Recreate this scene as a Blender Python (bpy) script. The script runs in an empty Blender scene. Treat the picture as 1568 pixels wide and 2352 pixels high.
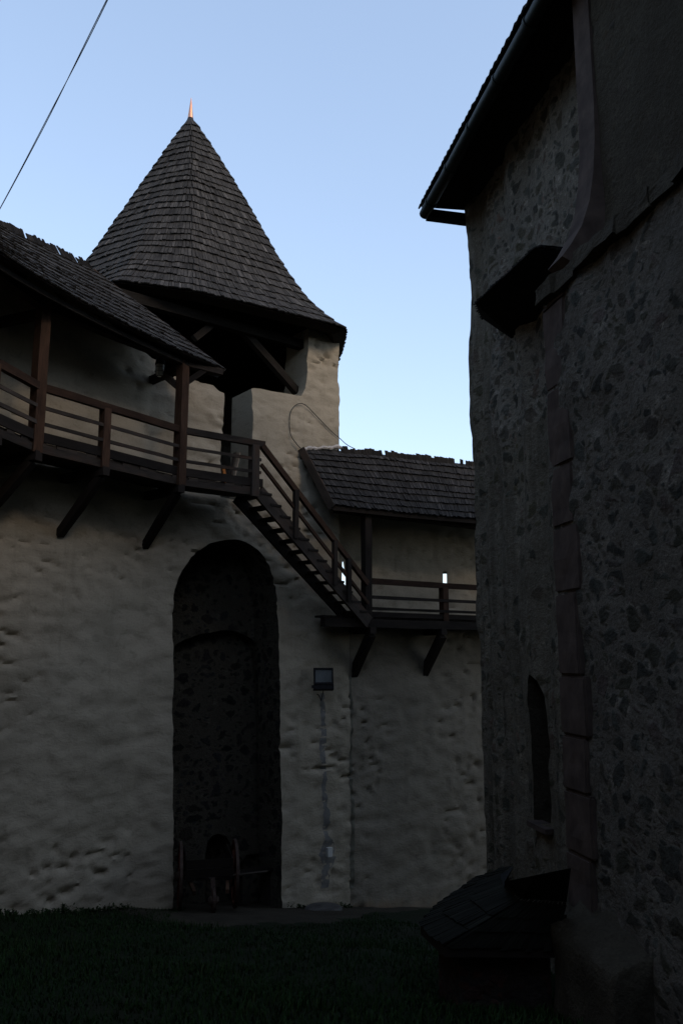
import bpy, bmesh, math, random
from math import sin, cos, tan, pi, radians, sqrt, hypot, atan2
from mathutils import Vector as V, noise, Matrix
random.seed(11)
R = random.random
U = random.uniform
SC = bpy.context.scene
COL = SC.collection

# ------------------------------------------------------------------ survey of the place (eye at the origin, metres)
FOC = 1907.0
PITCH = radians(9.9)


def ray(x, y):
    cx = (x - 784) / FOC
    cy = (1176 - y) / FOC
    return V((cx, cos(PITCH) - cy * sin(PITCH), sin(PITCH) + cy * cos(PITCH)))


def at_y(x, y, Y):
    v = ray(x, y)
    return v * (Y / v.y)


def at_z(x, y, Z):
    v = ray(x, y)
    return v * (Z / v.z)


def at_line(x, y, A, B):
    nx, ny = B[1] - A[1], A[0] - B[0]
    v = ray(x, y)
    return v * ((nx * A[0] + ny * A[1]) / (nx * v.x + ny * v.y))


def ground_z(x, y):
    z = min(-1.22 - 0.217 * y - 0.04 * x, -1.6)
    return max(z, -7.0)


# ------------------------------------------------------------------ materials
class NT:
    def __init__(s, name):
        s.m = bpy.data.materials.new(name)
        s.m.use_nodes = True
        s.t = s.m.node_tree
        s.b = s.t.nodes['Principled BSDF']
        s.b.inputs['Roughness'].default_value = 0.9
        s.b.inputs['Specular IOR Level'].default_value = 0.08

    def n(s, typ, **kw):
        nd = s.t.nodes.new(typ)
        for k, v in kw.items():
            if k.startswith('i_'):
                nd.inputs[k[2:].replace('_', ' ')].default_value = v
            else:
                setattr(nd, k, v)
        return nd

    def l(s, a, b):
        s.t.links.new(a, b)

    def obj(s, scale=(1, 1, 1), rot=(0, 0, 0)):
        tc = s.n('ShaderNodeTexCoord')
        mp = s.n('ShaderNodeMapping')
        mp.inputs['Scale'].default_value = scale
        mp.inputs['Rotation'].default_value = rot
        s.l(tc.outputs['Object'], mp.inputs[0])
        return mp.outputs[0]

    def uv(s, scale=(1, 1, 1)):
        tc = s.n('ShaderNodeTexCoord')
        mp = s.n('ShaderNodeMapping')
        mp.inputs['Scale'].default_value = scale
        s.l(tc.outputs['UV'], mp.inputs[0])
        return mp.outputs[0]

    def noise(s, co, scale, detail=4, rough=0.55, dist=0.0):
        nd = s.n('ShaderNodeTexNoise')
        nd.inputs['Scale'].default_value = scale
        nd.inputs['Detail'].default_value = detail
        nd.inputs['Roughness'].default_value = rough
        nd.inputs['Distortion'].default_value = dist
        s.l(co, nd.inputs['Vector'])
        return nd.outputs['Fac']

    def ramp(s, fac, stops, interp='LINEAR'):
        nd = s.n('ShaderNodeValToRGB')
        r = nd.color_ramp
        r.interpolation = interp
        while len(r.elements) < len(stops):
            r.elements.new(0.5)
        for e, (p, c) in zip(r.elements, stops):
            e.position = p
            e.color = (*c, 1) if len(c) == 3 else c
        s.l(fac, nd.inputs[0])
        return nd.outputs[0]

    def mix(s, fac, a, b, blend='MIX'):
        nd = s.n('ShaderNodeMix')
        nd.data_type = 'RGBA'
        nd.blend_type = blend
        for sock, val in ((nd.inputs[0], fac), (nd.inputs[6], a), (nd.inputs[7], b)):
            if isinstance(val, (int, float)):
                sock.default_value = val
            elif isinstance(val, tuple):
                sock.default_value = (*val, 1)
            else:
                s.l(val, sock)
        return nd.outputs[2]

    def math(s, op, a, b=0.0, clamp=False):
        nd = s.n('ShaderNodeMath')
        nd.operation = op
        nd.use_clamp = clamp
        for sock, val in ((nd.inputs[0], a), (nd.inputs[1], b)):
            if isinstance(val, (int, float)):
                sock.default_value = val
            else:
                s.l(val, sock)
        return nd.outputs[0]

    def bump(s, h, strength=0.5, dist=0.02, prev=None):
        nd = s.n('ShaderNodeBump')
        nd.inputs['Strength'].default_value = strength
        nd.inputs['Distance'].default_value = dist
        s.l(h, nd.inputs['Height'])
        if prev is not None:
            s.l(prev, nd.inputs['Normal'])
        return nd.outputs[0]

    def out(s, col=None, nrm=None):
        if col is not None:
            if isinstance(col, tuple):
                s.b.inputs['Base Color'].default_value = (*col, 1)
            else:
                s.l(col, s.b.inputs['Base Color'])
        if nrm is not None:
            s.l(nrm, s.b.inputs['Normal'])
        return s.m


M = {}


def plaster(name, lo, hi, stain):
    t = NT(name)
    o = t.obj()
    big = t.noise(o, 0.55, 5, 0.6)
    mid = t.noise(t.obj((1, 1, 1.6)), 3.2, 6, 0.62, 0.4)
    fine = t.noise(o, 26, 5, 0.65)
    c = t.mix(t.ramp(big, [(0.3, (0, 0, 0)), (0.7, (1, 1, 1))]), lo, hi)
    c = t.mix(t.ramp(mid, [(0.25, (0.65,) * 3), (0.45, (0,) * 3)]), c, stain)
    streak = t.noise(t.obj((2.6, 2.6, 0.16)), 1.7, 5, 0.6)
    c = t.mix(t.ramp(streak, [(0.58, (0,) * 3), (0.78, (0.4,) * 3)]), c, stain)
    # rain-splash dirt with a ragged edge along the foot of the wall
    tc = t.n('ShaderNodeTexCoord')
    sp = t.n('ShaderNodeSeparateXYZ')
    t.l(tc.outputs['Object'], sp.inputs[0])
    slope = t.math('ADD', t.math('ADD', sp.outputs[2], t.math('MULTIPLY', sp.outputs[1], 0.217)), t.math('MULTIPLY', sp.outputs[0], 0.04))
    hgt = t.math('ADD', slope, 1.22)
    edge = t.math('ADD', hgt, t.math('MULTIPLY', t.noise(t.obj((1.3, 1.3, 0.7)), 1.8, 4, 0.6), -0.9))
    c = t.mix(t.ramp(edge, [(0.0, (0.75,) * 3), (0.25, (0,) * 3)]), c, (0.16, 0.12, 0.08))
    c = t.mix(t.ramp(fine, [(0.25, (0.35,) * 3), (0.5, (0,) * 3)]), c, stain)
    dab = t.noise(t.obj((1, 1, 2.4), (0.0, 0.35, 0.3)), 5.5, 3, 0.5, 0.9)
    b1 = t.bump(dab, 0.16, 0.06)
    b2 = t.bump(mid, 0.25, 0.05, b1)
    b3 = t.bump(fine, 0.35, 0.01, b2)
    return t.out(c, b3)


def rubble(name, mortar, dark, pale, scale, cover, streaks=0.0, specks=0.6):
    t = NT(name)
    o = t.obj((1, 1, 1.25))

    def warp(co, sc, amt, det=3):
        wv = t.n('ShaderNodeTexNoise')
        wv.inputs['Scale'].default_value = sc
        wv.inputs['Detail'].default_value = det
        t.l(co, wv.inputs['Vector'])
        ad = t.n('ShaderNodeMix')
        ad.data_type = 'RGBA'
        ad.blend_type = 'LINEAR_LIGHT'
        ad.inputs[0].default_value = amt
        t.l(co, ad.inputs[6])
        t.l(wv.outputs['Color'], ad.inputs[7])
        return ad.outputs[2]

    fine = t.noise(o, 19, 6, 0.72)
    patch = t.noise(t.obj((1, 1, 0.7)), 0.8, 4, 0.6)

    grain0 = t.noise(o, 11, 5, 0.7)

    def layer(scale, cov, amt, soft, rough):
        co = warp(warp(o, 1.7, amt), 9.0, amt * 0.28)
        ve = t.n('ShaderNodeTexVoronoi', feature='DISTANCE_TO_EDGE')
        vc = t.n('ShaderNodeTexVoronoi', feature='F1')
        for v in (ve, vc):
            v.inputs['Scale'].default_value = scale
            t.l(co, v.inputs['Vector'])
        rnd = t.n('ShaderNodeSeparateColor')
        t.l(vc.outputs['Color'], rnd.inputs[0])
        th = t.math('ADD', t.math('MULTIPLY', fine, rough), 0.01)
        th = t.math('ADD', th, t.math('MULTIPLY', rnd.outputs[2], 0.07))
        th = t.math('ADD', th, t.math('MULTIPLY', t.math('GREATER_THAN', t.math('ADD', rnd.outputs[1], t.math('MULTIPLY', t.math('SUBTRACT', patch, 0.5), 2.4)), cov), 0.9))
        # round the stones off: far from the cell centre counts as mortar
        far = t.math('MULTIPLY', t.math('MAXIMUM', t.math('SUBTRACT', vc.outputs['Distance'], 0.42), 0.0), 0.9)
        d = t.math('SUBTRACT', t.math('SUBTRACT', ve.outputs['Distance'], far), th)
        m = t.math('MULTIPLY', t.math('MULTIPLY', d, soft * 0.55, True), t.math('ADD', t.math('MULTIPLY', grain0, 0.9), 0.42), True)
        sc_ = t.ramp(rnd.outputs[0], [(0.0, tuple(a * 0.7 for a in dark)), (0.25, tuple(a * 1.2 for a in dark)), (0.42, (dark[0] * 1.7, dark[1] * 1.5, dark[2] * 1.1)), (0.58, (dark[0] * 2.1, dark[1] * 1.65, dark[2] * 1.6)), (0.72, tuple(a * 2.4 for a in dark)), (0.86, tuple(a * 1.5 for a in dark)), (0.98, pale)])
        return m, sc_

    m1, c1 = layer(scale, cover, 0.20, 14, 0.12)
    m2, c2 = layer(scale * 2.3, cover * 0.62, 0.12, 12, 0.16)
    grain = t.noise(o, 42, 4, 0.75)
    mo = t.mix(t.ramp(patch, [(0.3, (0,) * 3), (0.7, (1,) * 3)]), mortar, tuple(a * 0.66 for a in mortar))
    mo = t.mix(t.ramp(fine, [(0.3, (0.7,) * 3), (0.6, (0,) * 3)]), mo, tuple(a * 0.5 for a in mortar))
    pal = t.noise(o, 3.6, 7, 0.78)
    mo = t.mix(t.ramp(pal, [(0.57, (0,) * 3), (0.68, (specks,) * 3)]), mo, tuple(min(1, a * 1.9) for a in mortar))
    if streaks:
        st = t.noise(t.obj((3.5, 3.5, 0.22)), 1.6, 5, 0.65)
        mo = t.mix(t.ramp(st, [(0.45, (0,) * 3), (0.62, (streaks,) * 3)]), mo, tuple(a * 0.45 for a in mortar))
    c = t.mix(m2, mo, c2)
    c = t.mix(m1, c, t.mix(t.ramp(fine, [(0.3, (0,) * 3), (0.7, (0.7,) * 3)]), c1, tuple(a * 0.5 for a in dark)))
    c = t.mix(t.ramp(grain, [(0.3, (0.45,) * 3), (0.55, (0,) * 3)]), c, tuple(a * 0.35 for a in dark))
    mm = t.math('MAXIMUM', m1, t.math('MULTIPLY', m2, 0.6))
    b1 = t.bump(mm, 0.6, 0.03)
    b2 = t.bump(fine, 0.85, 0.035, b1)
    b3 = t.bump(t.noise(o, 5, 5, 0.65), 0.6, 0.07, b2)
    return t.out(c, b3)


def wood(name, lo, hi, rough=0.85, rust=None):
    t = NT(name)
    at = t.n('ShaderNodeAttribute')
    at.attribute_name = 'rnd'
    g = t.noise(t.uv((1.2, 22, 1)), 3.0, 5, 0.65, 0.3)
    k = t.noise(t.uv((0.7, 2.2, 1)), 2.0, 4, 0.6)
    c = t.mix(t.ramp(g, [(0.28, (0,) * 3), (0.72, (1,) * 3)]), lo, hi)
    c = t.mix(t.ramp(k, [(0.35, (0.6,) * 3), (0.6, (0,) * 3)]), c, tuple(a * 0.55 for a in lo))
    if rust:
        c = t.mix(t.ramp(k, [(0.5, (0,) * 3), (0.72, (0.75,) * 3)]), c, rust)
    fr = t.math('ADD', t.math('MULTIPLY', at.outputs['Fac'], 0.7), 0.62)
    mul = t.n('ShaderNodeMix')
    mul.data_type = 'RGBA'
    mul.blend_type = 'MULTIPLY'
    mul.inputs[0].default_value = 1
    t.l(c, mul.inputs[6])
    t.l(fr, mul.inputs[7])
    t.b.inputs['Roughness'].default_value = rough
    return t.out(mul.outputs[2], t.bump(g, 0.5, 0.008))


def simple(name, col, rough=0.7, metal=0.0, var=0.25, sc=9.0, bump=0.2, spec=0.15):
    t = NT(name)
    o = t.obj()
    f = t.noise(o, sc, 5, 0.6)
    c = t.mix(t.ramp(f, [(0.3, (0,) * 3), (0.7, (1,) * 3)]), tuple(a * (1 - var) for a in col), tuple(min(1, a * (1 + var)) for a in col))
    t.b.inputs['Roughness'].default_value = rough
    t.b.inputs['Metallic'].default_value = metal
    t.b.inputs['Specular IOR Level'].default_value = spec
    return t.out(c, t.bump(f, bump, 0.01))


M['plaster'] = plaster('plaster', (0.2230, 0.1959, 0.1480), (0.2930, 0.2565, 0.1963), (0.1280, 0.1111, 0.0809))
M['plaster_shaded'] = plaster('plaster_shaded', (0.138, 0.122, 0.096), (0.179, 0.159, 0.125), (0.083, 0.073, 0.056))  # darker copy of plaster, the right wall's shade put into its colour
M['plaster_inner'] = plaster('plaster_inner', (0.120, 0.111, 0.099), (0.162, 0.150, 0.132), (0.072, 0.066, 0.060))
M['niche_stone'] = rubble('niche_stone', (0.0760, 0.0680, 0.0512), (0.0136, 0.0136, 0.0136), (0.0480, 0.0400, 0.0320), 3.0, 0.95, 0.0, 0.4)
M['church_far'] = rubble('church_far', (0.1945, 0.1725, 0.1327), (0.0520, 0.0525, 0.0412), (0.1716, 0.1221, 0.0961), 3.9, 0.52, 0.75)
M['church_near'] = rubble('church_near', (0.165, 0.15, 0.125), (0.036, 0.038, 0.033), (0.135, 0.105, 0.095), 4.3, 0.95, 0.25, 0.75)
M['church_dense'] = rubble('church_dense', (0.2288, 0.2068, 0.1693), (0.0520, 0.0525, 0.0439), (0.1768, 0.1211, 0.0915), 4.0, 1.1, 0.15, 0.8)
M['church_render'] = rubble('church_render', (0.0749, 0.0646, 0.0467), (0.0281, 0.0262, 0.0201), (0.0790, 0.0656, 0.0467), 2.6, 0.04, 0.25, 0.35)
M['red_stone'] = simple('red_stone', (0.0629, 0.0469, 0.0390), 0.9, 0, 0.35, 5, 0.4)
M['grey_stone'] = simple('grey_stone', (0.054, 0.050, 0.046), 0.95, 0, 0.5, 4, 0.8)
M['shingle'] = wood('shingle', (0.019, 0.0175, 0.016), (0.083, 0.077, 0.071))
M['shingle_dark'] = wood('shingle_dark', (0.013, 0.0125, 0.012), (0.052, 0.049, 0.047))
M['shingle_moss'] = wood('shingle_moss', (0.0060, 0.0067, 0.0053), (0.0173, 0.0173, 0.0128))
M['timber'] = wood('timber', (0.020, 0.0115, 0.0075), (0.074, 0.040, 0.024))
M['timber_grey'] = wood('timber_grey', (0.0243, 0.0192, 0.0159), (0.0657, 0.0533, 0.0427), rust=(0.0486, 0.0236, 0.0134))
M['timber_dark'] = wood('timber_dark', (0.012, 0.010, 0.008), (0.029, 0.022, 0.018))
M['timber_shaded'] = wood('timber_shaded', (0.008, 0.007, 0.006), (0.022, 0.019, 0.016))  # darker copy of timber_dark; loft, eave and backlit shade put into the colour
M['plank_pale'] = wood('plank_pale', (0.20, 0.16, 0.12), (0.34, 0.28, 0.21))
M['plank_orange'] = wood('plank_orange', (0.30, 0.11, 0.03), (0.45, 0.18, 0.05))
M['copper'] = simple('copper', (0.75, 0.36, 0.22), 0.35, 0.9, 0.1, 30, 0.05)
M['tin_dark'] = simple('tin_dark', (0.035, 0.034, 0.036), 0.6, 0.3, 0.3, 6, 0.1)
M['gutter'] = simple('gutter', (0.0143, 0.0189, 0.0175), 0.5, 0.5, 0.35, 7, 0.1)
M['felt'] = simple('felt', (0.012, 0.012, 0.012), 0.95, 0, 0.3, 8, 0.2)
M['black_metal'] = simple('black_metal', (0.012, 0.012, 0.013), 0.85, 0.0, 0.2, 12, 0.1, 0.15)
M['cable'] = simple('cable', (0.02, 0.02, 0.02), 0.6, 0, 0.1, 10, 0)
M['cement'] = simple('cement', (0.128, 0.124, 0.117), 0.9, 0, 0.25, 5, 0.4)
M['damp'] = simple('damp', (0.0840, 0.0810, 0.0630), 0.95, 0, 0.35, 7, 0.4)
M['white_plastic'] = simple('white_plastic', (0.40, 0.40, 0.38), 0.5, 0, 0.05, 8, 0)
M['iron'] = simple('iron', (0.05, 0.035, 0.028), 0.7, 0.4, 0.4, 14, 0.2)
M['red_paint'] = wood('red_paint', (0.0450, 0.0135, 0.0089), (0.0855, 0.0324, 0.0198))
M['pale_rock'] = simple('pale_rock', (0.33, 0.31, 0.29), 0.95, 0, 0.3, 9, 0.6)
M['brick_red'] = rubble('brick_red', (0.040, 0.034, 0.030), (0.030, 0.016, 0.014), (0.056, 0.032, 0.024), 4.2, 0.9)

t = NT('glass_lamp')
t.b.inputs['Roughness'].default_value = 0.12
t.b.inputs['Specular IOR Level'].default_value = 0.8
M['lamp_glass'] = t.out(t.ramp(t.noise(t.obj(), 3, 3), [(0.3, (0.05, 0.055, 0.055)), (0.7, (0.09, 0.10, 0.10))]))
t = NT('jar_glass')
t.b.inputs['Roughness'].default_value = 0.25
M['jar_glass'] = t.out((0.78, 0.8, 0.74))

t = NT('lawn_soil')
o = t.obj()
c = t.mix(t.ramp(t.noise(o, 0.9, 6, 0.65), [(0.4, (0,) * 3), (0.6, (1,) * 3)]), (0.006, 0.012, 0.004), (0.009, 0.011, 0.005))
c = t.mix(t.ramp(t.noise(o, 3.0, 6, 0.7), [(0.66, (0,) * 3), (0.75, (0.6,) * 3)]), c, (0.022, 0.019, 0.013))
M['lawn'] = t.out(c, t.bump(t.noise(o, 22, 5, 0.7), 0.8, 0.04))
t = NT('dirt')
o = t.obj()
c = t.mix(t.ramp(t.noise(o, 2.4, 6, 0.65), [(0.35, (0,) * 3), (0.65, (1,) * 3)]), (0.019, 0.016, 0.011), (0.038, 0.032, 0.023))
M['dirt'] = t.out(c, t.bump(t.noise(o, 18, 5, 0.7), 0.7, 0.03))
t = NT('grass_blade')
at = t.n('ShaderNodeAttribute')
at.attribute_name = 'rnd'
t.b.inputs['Roughness'].default_value = 0.6
M['blade'] = t.out(t.ramp(at.outputs['Fac'], [(0.0, (0.005, 0.016, 0.003)), (0.6, (0.010, 0.027, 0.005)), (1.0, (0.024, 0.032, 0.009))]))
t = NT('weed_leaf')
at = t.n('ShaderNodeAttribute')
at.attribute_name = 'rnd'
M['weed'] = t.out(t.ramp(at.outputs['Fac'], [(0.0, (0.006, 0.013, 0.004)), (1.0, (0.018, 0.03, 0.01))]))


# ------------------------------------------------------------------ mesh helpers
class MB:
    def __init__(s):
        s.v, s.f, s.u, s.r, s.m = [], [], [], [], []

    def add(s, p):
        s.v.append(V(p))
        return len(s.v) - 1

    def face(s, idx, uv=None, r=0.5, m=0):
        s.f.append(tuple(idx))
        s.u.append(uv or [(0, 0)] * len(idx))
        s.r.append(r)
        s.m.append(m)

    def poly(s, pts, r=0.5, m=0, uv=None):
        s.face([s.add(p) for p in pts], uv, r, m)

    def beam(s, a, b, w, h, up=(0, 0, 1), r=None, jit=0.005, m=0, seg=None, taper=1.0):
        a, b = V(a), V(b)
        d = b - a
        L = d.length
        d = d / L
        upv = V(up)
        side = d.cross(upv)
        if side.length < 1e-4:
            side = d.cross(V((1, 0, 0)))
        side.normalize()
        upv = side.cross(d).normalized()
        n = seg or max(1, int(L / 0.6))
        r = R() if r is None else r
        uo, vo = U(0, 50), U(0, 50)
        rings = []
        for i in range(n + 1):
            k = i / n
            c = a + d * (L * k)
            q = 1 + (taper - 1) * k
            ring = []
            for sx, sz in ((-1, -1), (1, -1), (1, 1), (-1, 1)):
                ring.append(s.add(c + side * (sx * w * q / 2 + U(-jit, jit)) + upv * (sz * h * q / 2 + U(-jit, jit))))
            rings.append(ring)
        per = (0, w, w + h, 2 * w + h, 2 * w + 2 * h)
        for i in range(n):
            for j in range(4):
                j2 = (j + 1) % 4
                u0, u1 = uo + L * i / n, uo + L * (i + 1) / n
                s.face((rings[i][j], rings[i][j2], rings[i + 1][j2], rings[i + 1][j]),
                       [(u0, vo + per[j]), (u0, vo + per[j + 1]), (u1, vo + per[j + 1]), (u1, vo + per[j])], r, m)
        s.face(rings[0][::-1], [(uo, vo)] * 4, r, m)
        s.face(rings[-1], [(uo, vo)] * 4, r, m)

    def tube(s, pts, rad, n=8, cap=True, m=0, r=0.5):
        pts = [V(p) for p in pts]
        rings = []
        ref = V((0, 0, 1))
        for i, p in enumerate(pts):
            d = (pts[min(i + 1, len(pts) - 1)] - pts[max(i - 1, 0)]).normalized()
            x = d.cross(ref)
            if x.length < 1e-3:
                x = d.cross(V((1, 0, 0)))
            x.normalize()
            y = x.cross(d)
            rr = rad[i] if isinstance(rad, (list, tuple)) else rad
            rings.append([s.add(p + x * rr * cos(2 * pi * k / n) + y * rr * sin(2 * pi * k / n)) for k in range(n)])
        for i in range(len(pts) - 1):
            for k in range(n):
                k2 = (k + 1) % n
                s.face((rings[i][k], rings[i][k2], rings[i + 1][k2], rings[i + 1][k]), None, r, m)
        if cap:
            s.face(rings[0][::-1], None, r, m)
            s.face(rings[-1], None, r, m)

    def prism(s, pts, d, r=0.5, m=0):
        """closed polygon pts extruded by vector d"""
        n = len(pts)
        a = [s.add(p) for p in pts]
        b = [s.add(V(p) + V(d)) for p in pts]
        s.face(a[::-1], None, r, m)
        s.face(b, None, r, m)
        for i in range(n):
            j = (i + 1) % n
            s.face((a[i], a[j], b[j], b[i]), None, r, m)

    def build(s, name, mats, parent=None, smooth=False, angle=35, world=None):
        me = bpy.data.meshes.new(name)
        off = parent_loc(parent)
        me.from_pydata([tuple(p - off) for p in s.v], [], s.f)
        if not isinstance(mats, (list, tuple)):
            mats = [mats]
        for q in mats:
            me.materials.append(M[q])
        uvl = me.uv_layers.new(name='UVMap')
        flat = [c for fu in s.u for uv in fu for c in uv]
        uvl.data.foreach_set('uv', flat)
        at = me.attributes.new('rnd', 'FLOAT', 'FACE')
        at.data.foreach_set('value', s.r)
        me.polygons.foreach_set('material_index', s.m)
        bm = bmesh.new()
        bm.from_mesh(me)
        bmesh.ops.recalc_face_normals(bm, faces=bm.faces[:])
        bm.to_mesh(me)
        bm.free()
        if smooth:
            me.polygons.foreach_set('use_smooth', [True] * len(me.polygons))
            me.set_sharp_from_angle(angle=radians(angle))
        o = bpy.data.objects.new(name, me)
        COL.objects.link(o)
        if parent is not None:
            o.parent = parent
        else:
            o.location = (0, 0, 0)
        return o


LOC = {}


def parent_loc(p):
    q = V((0, 0, 0))
    while p is not None:
        q += LOC.get(p.name, V((0, 0, 0)))
        p = p.parent
    return q


def thing(name, label, cat, loc, group=None):
    o = bpy.data.objects.new(name, None)
    COL.objects.link(o)
    o.empty_display_size = 0.3
    o.location = loc
    LOC[o.name] = V(loc)
    o['label'] = label
    o['category'] = cat
    if group:
        o['group'] = group
    return o


def tag(o, label, cat, group=None):
    o['label'] = label
    o['category'] = cat
    if group:
        o['group'] = group
    return o


def fbm(p, oct=4):
    return noise.fractal(p, 1.0, 2.1, oct)


def lumps(p):
    """hand-thrown plaster: broad waves, dabs and a few pits"""
    q = V((p.x, p.y, p.z * 1.7))
    a = fbm(q * 0.55, 3) * 0.045
    w = V((fbm(p * 0.9 + V((7, 3, 1)), 2), fbm(p * 0.9 + V((1, 9, 4)), 2), 0)) * 0.35
    b = noise.noise((q + w) * 2.3)
    b = (abs(b) ** 0.8) * (1 if b > 0 else -1.3) * 0.022
    q2 = V((p.x + p.z * .5, p.y + p.z * .3, p.z * 2.3)) + w * 1.4
    c = noise.noise(q2 * 3.6 + V((3, 3, 3)))
    zone = max(0.3, min(1.0, noise.noise(p * .42 + V((2, 8, 5))) * 2.0 + .55))
    c = -max(0, -c - 0.17) * 0.17 * zone
    d = (noise.noise(q2 * 6.5) * .015 + noise.noise(q2 * 12.0) * .008) * zone
    # the merlon beside the tower door is built of layered, folded render
    m_ = 1.0 - (p - V((-2.75, 17.65, 4.75))).length / .95
    if m_ > 0:
        f_ = noise.noise(V((p.x * 1.6, p.y * 1.6, p.z * 6.5)) + w * 2)
        b += m_ * (f_ * .11 - max(0, .35 - abs(f_)) * .05)
    return a + b + c + d


class Path:
    def __init__(s, pts, flip=1):
        s.p = [V((a, b, 0)) for a, b in pts]
        s.cum = [0]
        for a, b in zip(s.p, s.p[1:]):
            s.cum.append(s.cum[-1] + (b - a).length)
        s.len = s.cum[-1]
        s.flip = flip

    def seg(s, t):
        for i in range(len(s.p) - 1):
            if t <= s.cum[i + 1] or i == len(s.p) - 2:
                return i

    def pos(s, t):
        i = s.seg(t)
        d = (s.p[i + 1] - s.p[i]).normalized()
        return s.p[i] + d * (t - s.cum[i])

    def nrm(s, t, soft=0.35):
        def nn(t):
            i = s.seg(min(max(t, 0), s.len))
            d = (s.p[i + 1] - s.p[i]).normalized()
            return V((d.y, -d.x, 0)) * s.flip
        return ((nn(t - soft) + nn(t + soft)) * 0.5).normalized()


def wall(name, path, z0, z1, thick, res, mats, parent, disp=lumps, cutters=(), edge=0.0, front_mat=None, zres=None):
    """a masonry wall: finely shaped front face, plain back, holes cut by real solids"""
    ns = max(2, int(path.len / res) + 1)
    nz = max(2, int((z1 - z0) / (zres or res)) + 1)
    b = MB()
    fr = []
    ss = [path.len * i / (ns - 1) for i in range(ns)]
    for c in path.cum[1:-1]:       # keep the corners
        k = min(range(1, ns - 1), key=lambda i: abs(ss[i] - c))
        ss[k] = c
    for i, t_ in enumerate(ss):
        p, n = path.pos(t_), path.nrm(t_)
        d = (path.pos(min(t_ + .01, path.len)) - path.pos(max(t_ - .01, 0))).normalized()
        colv = []
        for j in range(nz):
            z = z0 + (z1 - z0) * j / (nz - 1)
            q = V((p.x, p.y, z))
            q = q + n * disp(q)
            if edge and i in (0, ns - 1):
                q += d * (fbm(q * 1.6, 4) * edge)
            colv.append(b.add(q))
        fr.append(colv)
    bk = []
    for i, t_ in enumerate(ss):
        p, n = path.pos(t_), path.nrm(t_)
        q = p - n * thick
        bk.append((b.add((q.x, q.y, z0)), b.add((q.x, q.y, z1))))
    for i in range(ns - 1):
        for j in range(nz - 1):
            mi = front_mat(ss[i], z0 + (z1 - z0) * (j + .5) / (nz - 1)) if front_mat else 0
            b.face((fr[i][j], fr[i + 1][j], fr[i + 1][j + 1], fr[i][j + 1]), None, 0.5, mi)
        b.face((bk[i][0], bk[i][1], bk[i + 1][1], bk[i + 1][0]))
        b.face((fr[i][-1], fr[i + 1][-1], bk[i + 1][1], bk[i][1]))
        b.face((fr[i][0], bk[i][0], bk[i + 1][0], fr[i + 1][0]))
    b.face([fr[0][j] for j in range(nz)] + [bk[0][1], bk[0][0]])
    b.face([fr[-1][j] for j in range(nz)][::-1] + [bk[-1][0], bk[-1][1]])
    o = b.build(name, mats, parent)
    if cutters:
        off = parent_loc(parent)
        dead = []
        for cm in cutters:
            co = cm.build('cutter', mats)
            co.data.transform(Matrix.Translation(-off))
            co.parent = parent
            md = o.modifiers.new('cut', 'BOOLEAN')
            md.operation = 'DIFFERENCE'
            md.solver = 'EXACT'
            md.object = co
            dead.append(co)
        dg = bpy.context.evaluated_depsgraph_get()
        dg.update()
        me = bpy.data.meshes.new_from_object(o.evaluated_get(dg), preserve_all_data_layers=True, depsgraph=dg)
        o.modifiers.clear()
        o.data = me
        me.name = name
        for co in dead:
            bpy.data.objects.remove(co, do_unlink=True)
    me = o.data
    me.polygons.foreach_set('use_smooth', [True] * len(me.polygons))
    me.set_sharp_from_angle(angle=radians(50))
    return o


def dens(poly, step, amp, seed=0, closed=True):
    """subdivide a 2-D outline and roughen it"""
    out = []
    n = len(poly)
    for i in range(n if closed else n - 1):
        a, b = poly[i], poly[(i + 1) % n]
        L = hypot(b[0] - a[0], b[1] - a[1])
        k = max(1, int(L / step))
        for j in range(k):
            x = a[0] + (b[0] - a[0]) * j / k
            y = a[1] + (b[1] - a[1]) * j / k
            f = noise.noise(V((x * 3.1 + seed, y * 3.1, 1.7))) * amp + noise.noise(V((x * 9 + seed, y * 9, 4.7))) * amp * 0.6
            g = noise.noise(V((x * 3.1 + seed, y * 3.1, 11.7))) * amp
            out.append((x + f, y + g))
    return out


def chaikin(p, it):
    for _ in range(it):
        q = [p[0]]
        for a, b in zip(p, p[1:]):
            q += [(a[0] * .75 + b[0] * .25, a[1] * .75 + b[1] * .25), (a[0] * .25 + b[0] * .75, a[1] * .25 + b[1] * .75)]
        p = q + [p[-1]]
    return p


class Plane:
    """vertical wall plane: u along the wall, z up, depth into the wall"""
    def __init__(s, A, B):
        s.A, s.B = A, B
        s.o = V((A[0], A[1], 0))
        s.d = V((B[0] - A[0], B[1] - A[1], 0)).normalized()
        s.k = V((-s.d.y, s.d.x, 0))      # into the wall

    def uz(s, x, y):
        p = at_line(x, y, s.A, s.B)
        return ((p - s.o).dot(s.d), p.z)

    def pt(s, u, z, depth=0.0):
        return s.o + s.d * u + s.k * depth + V((0, 0, z))

    def cut(s, poly, d0, d1, m=0, skew=None):
        b = MB()
        k = skew or s.k
        b.prism([s.o + s.d * u + V((0, 0, z)) + k * d0 for u, z in poly], k * (d1 - d0), 0.5, m)
        return b


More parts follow.
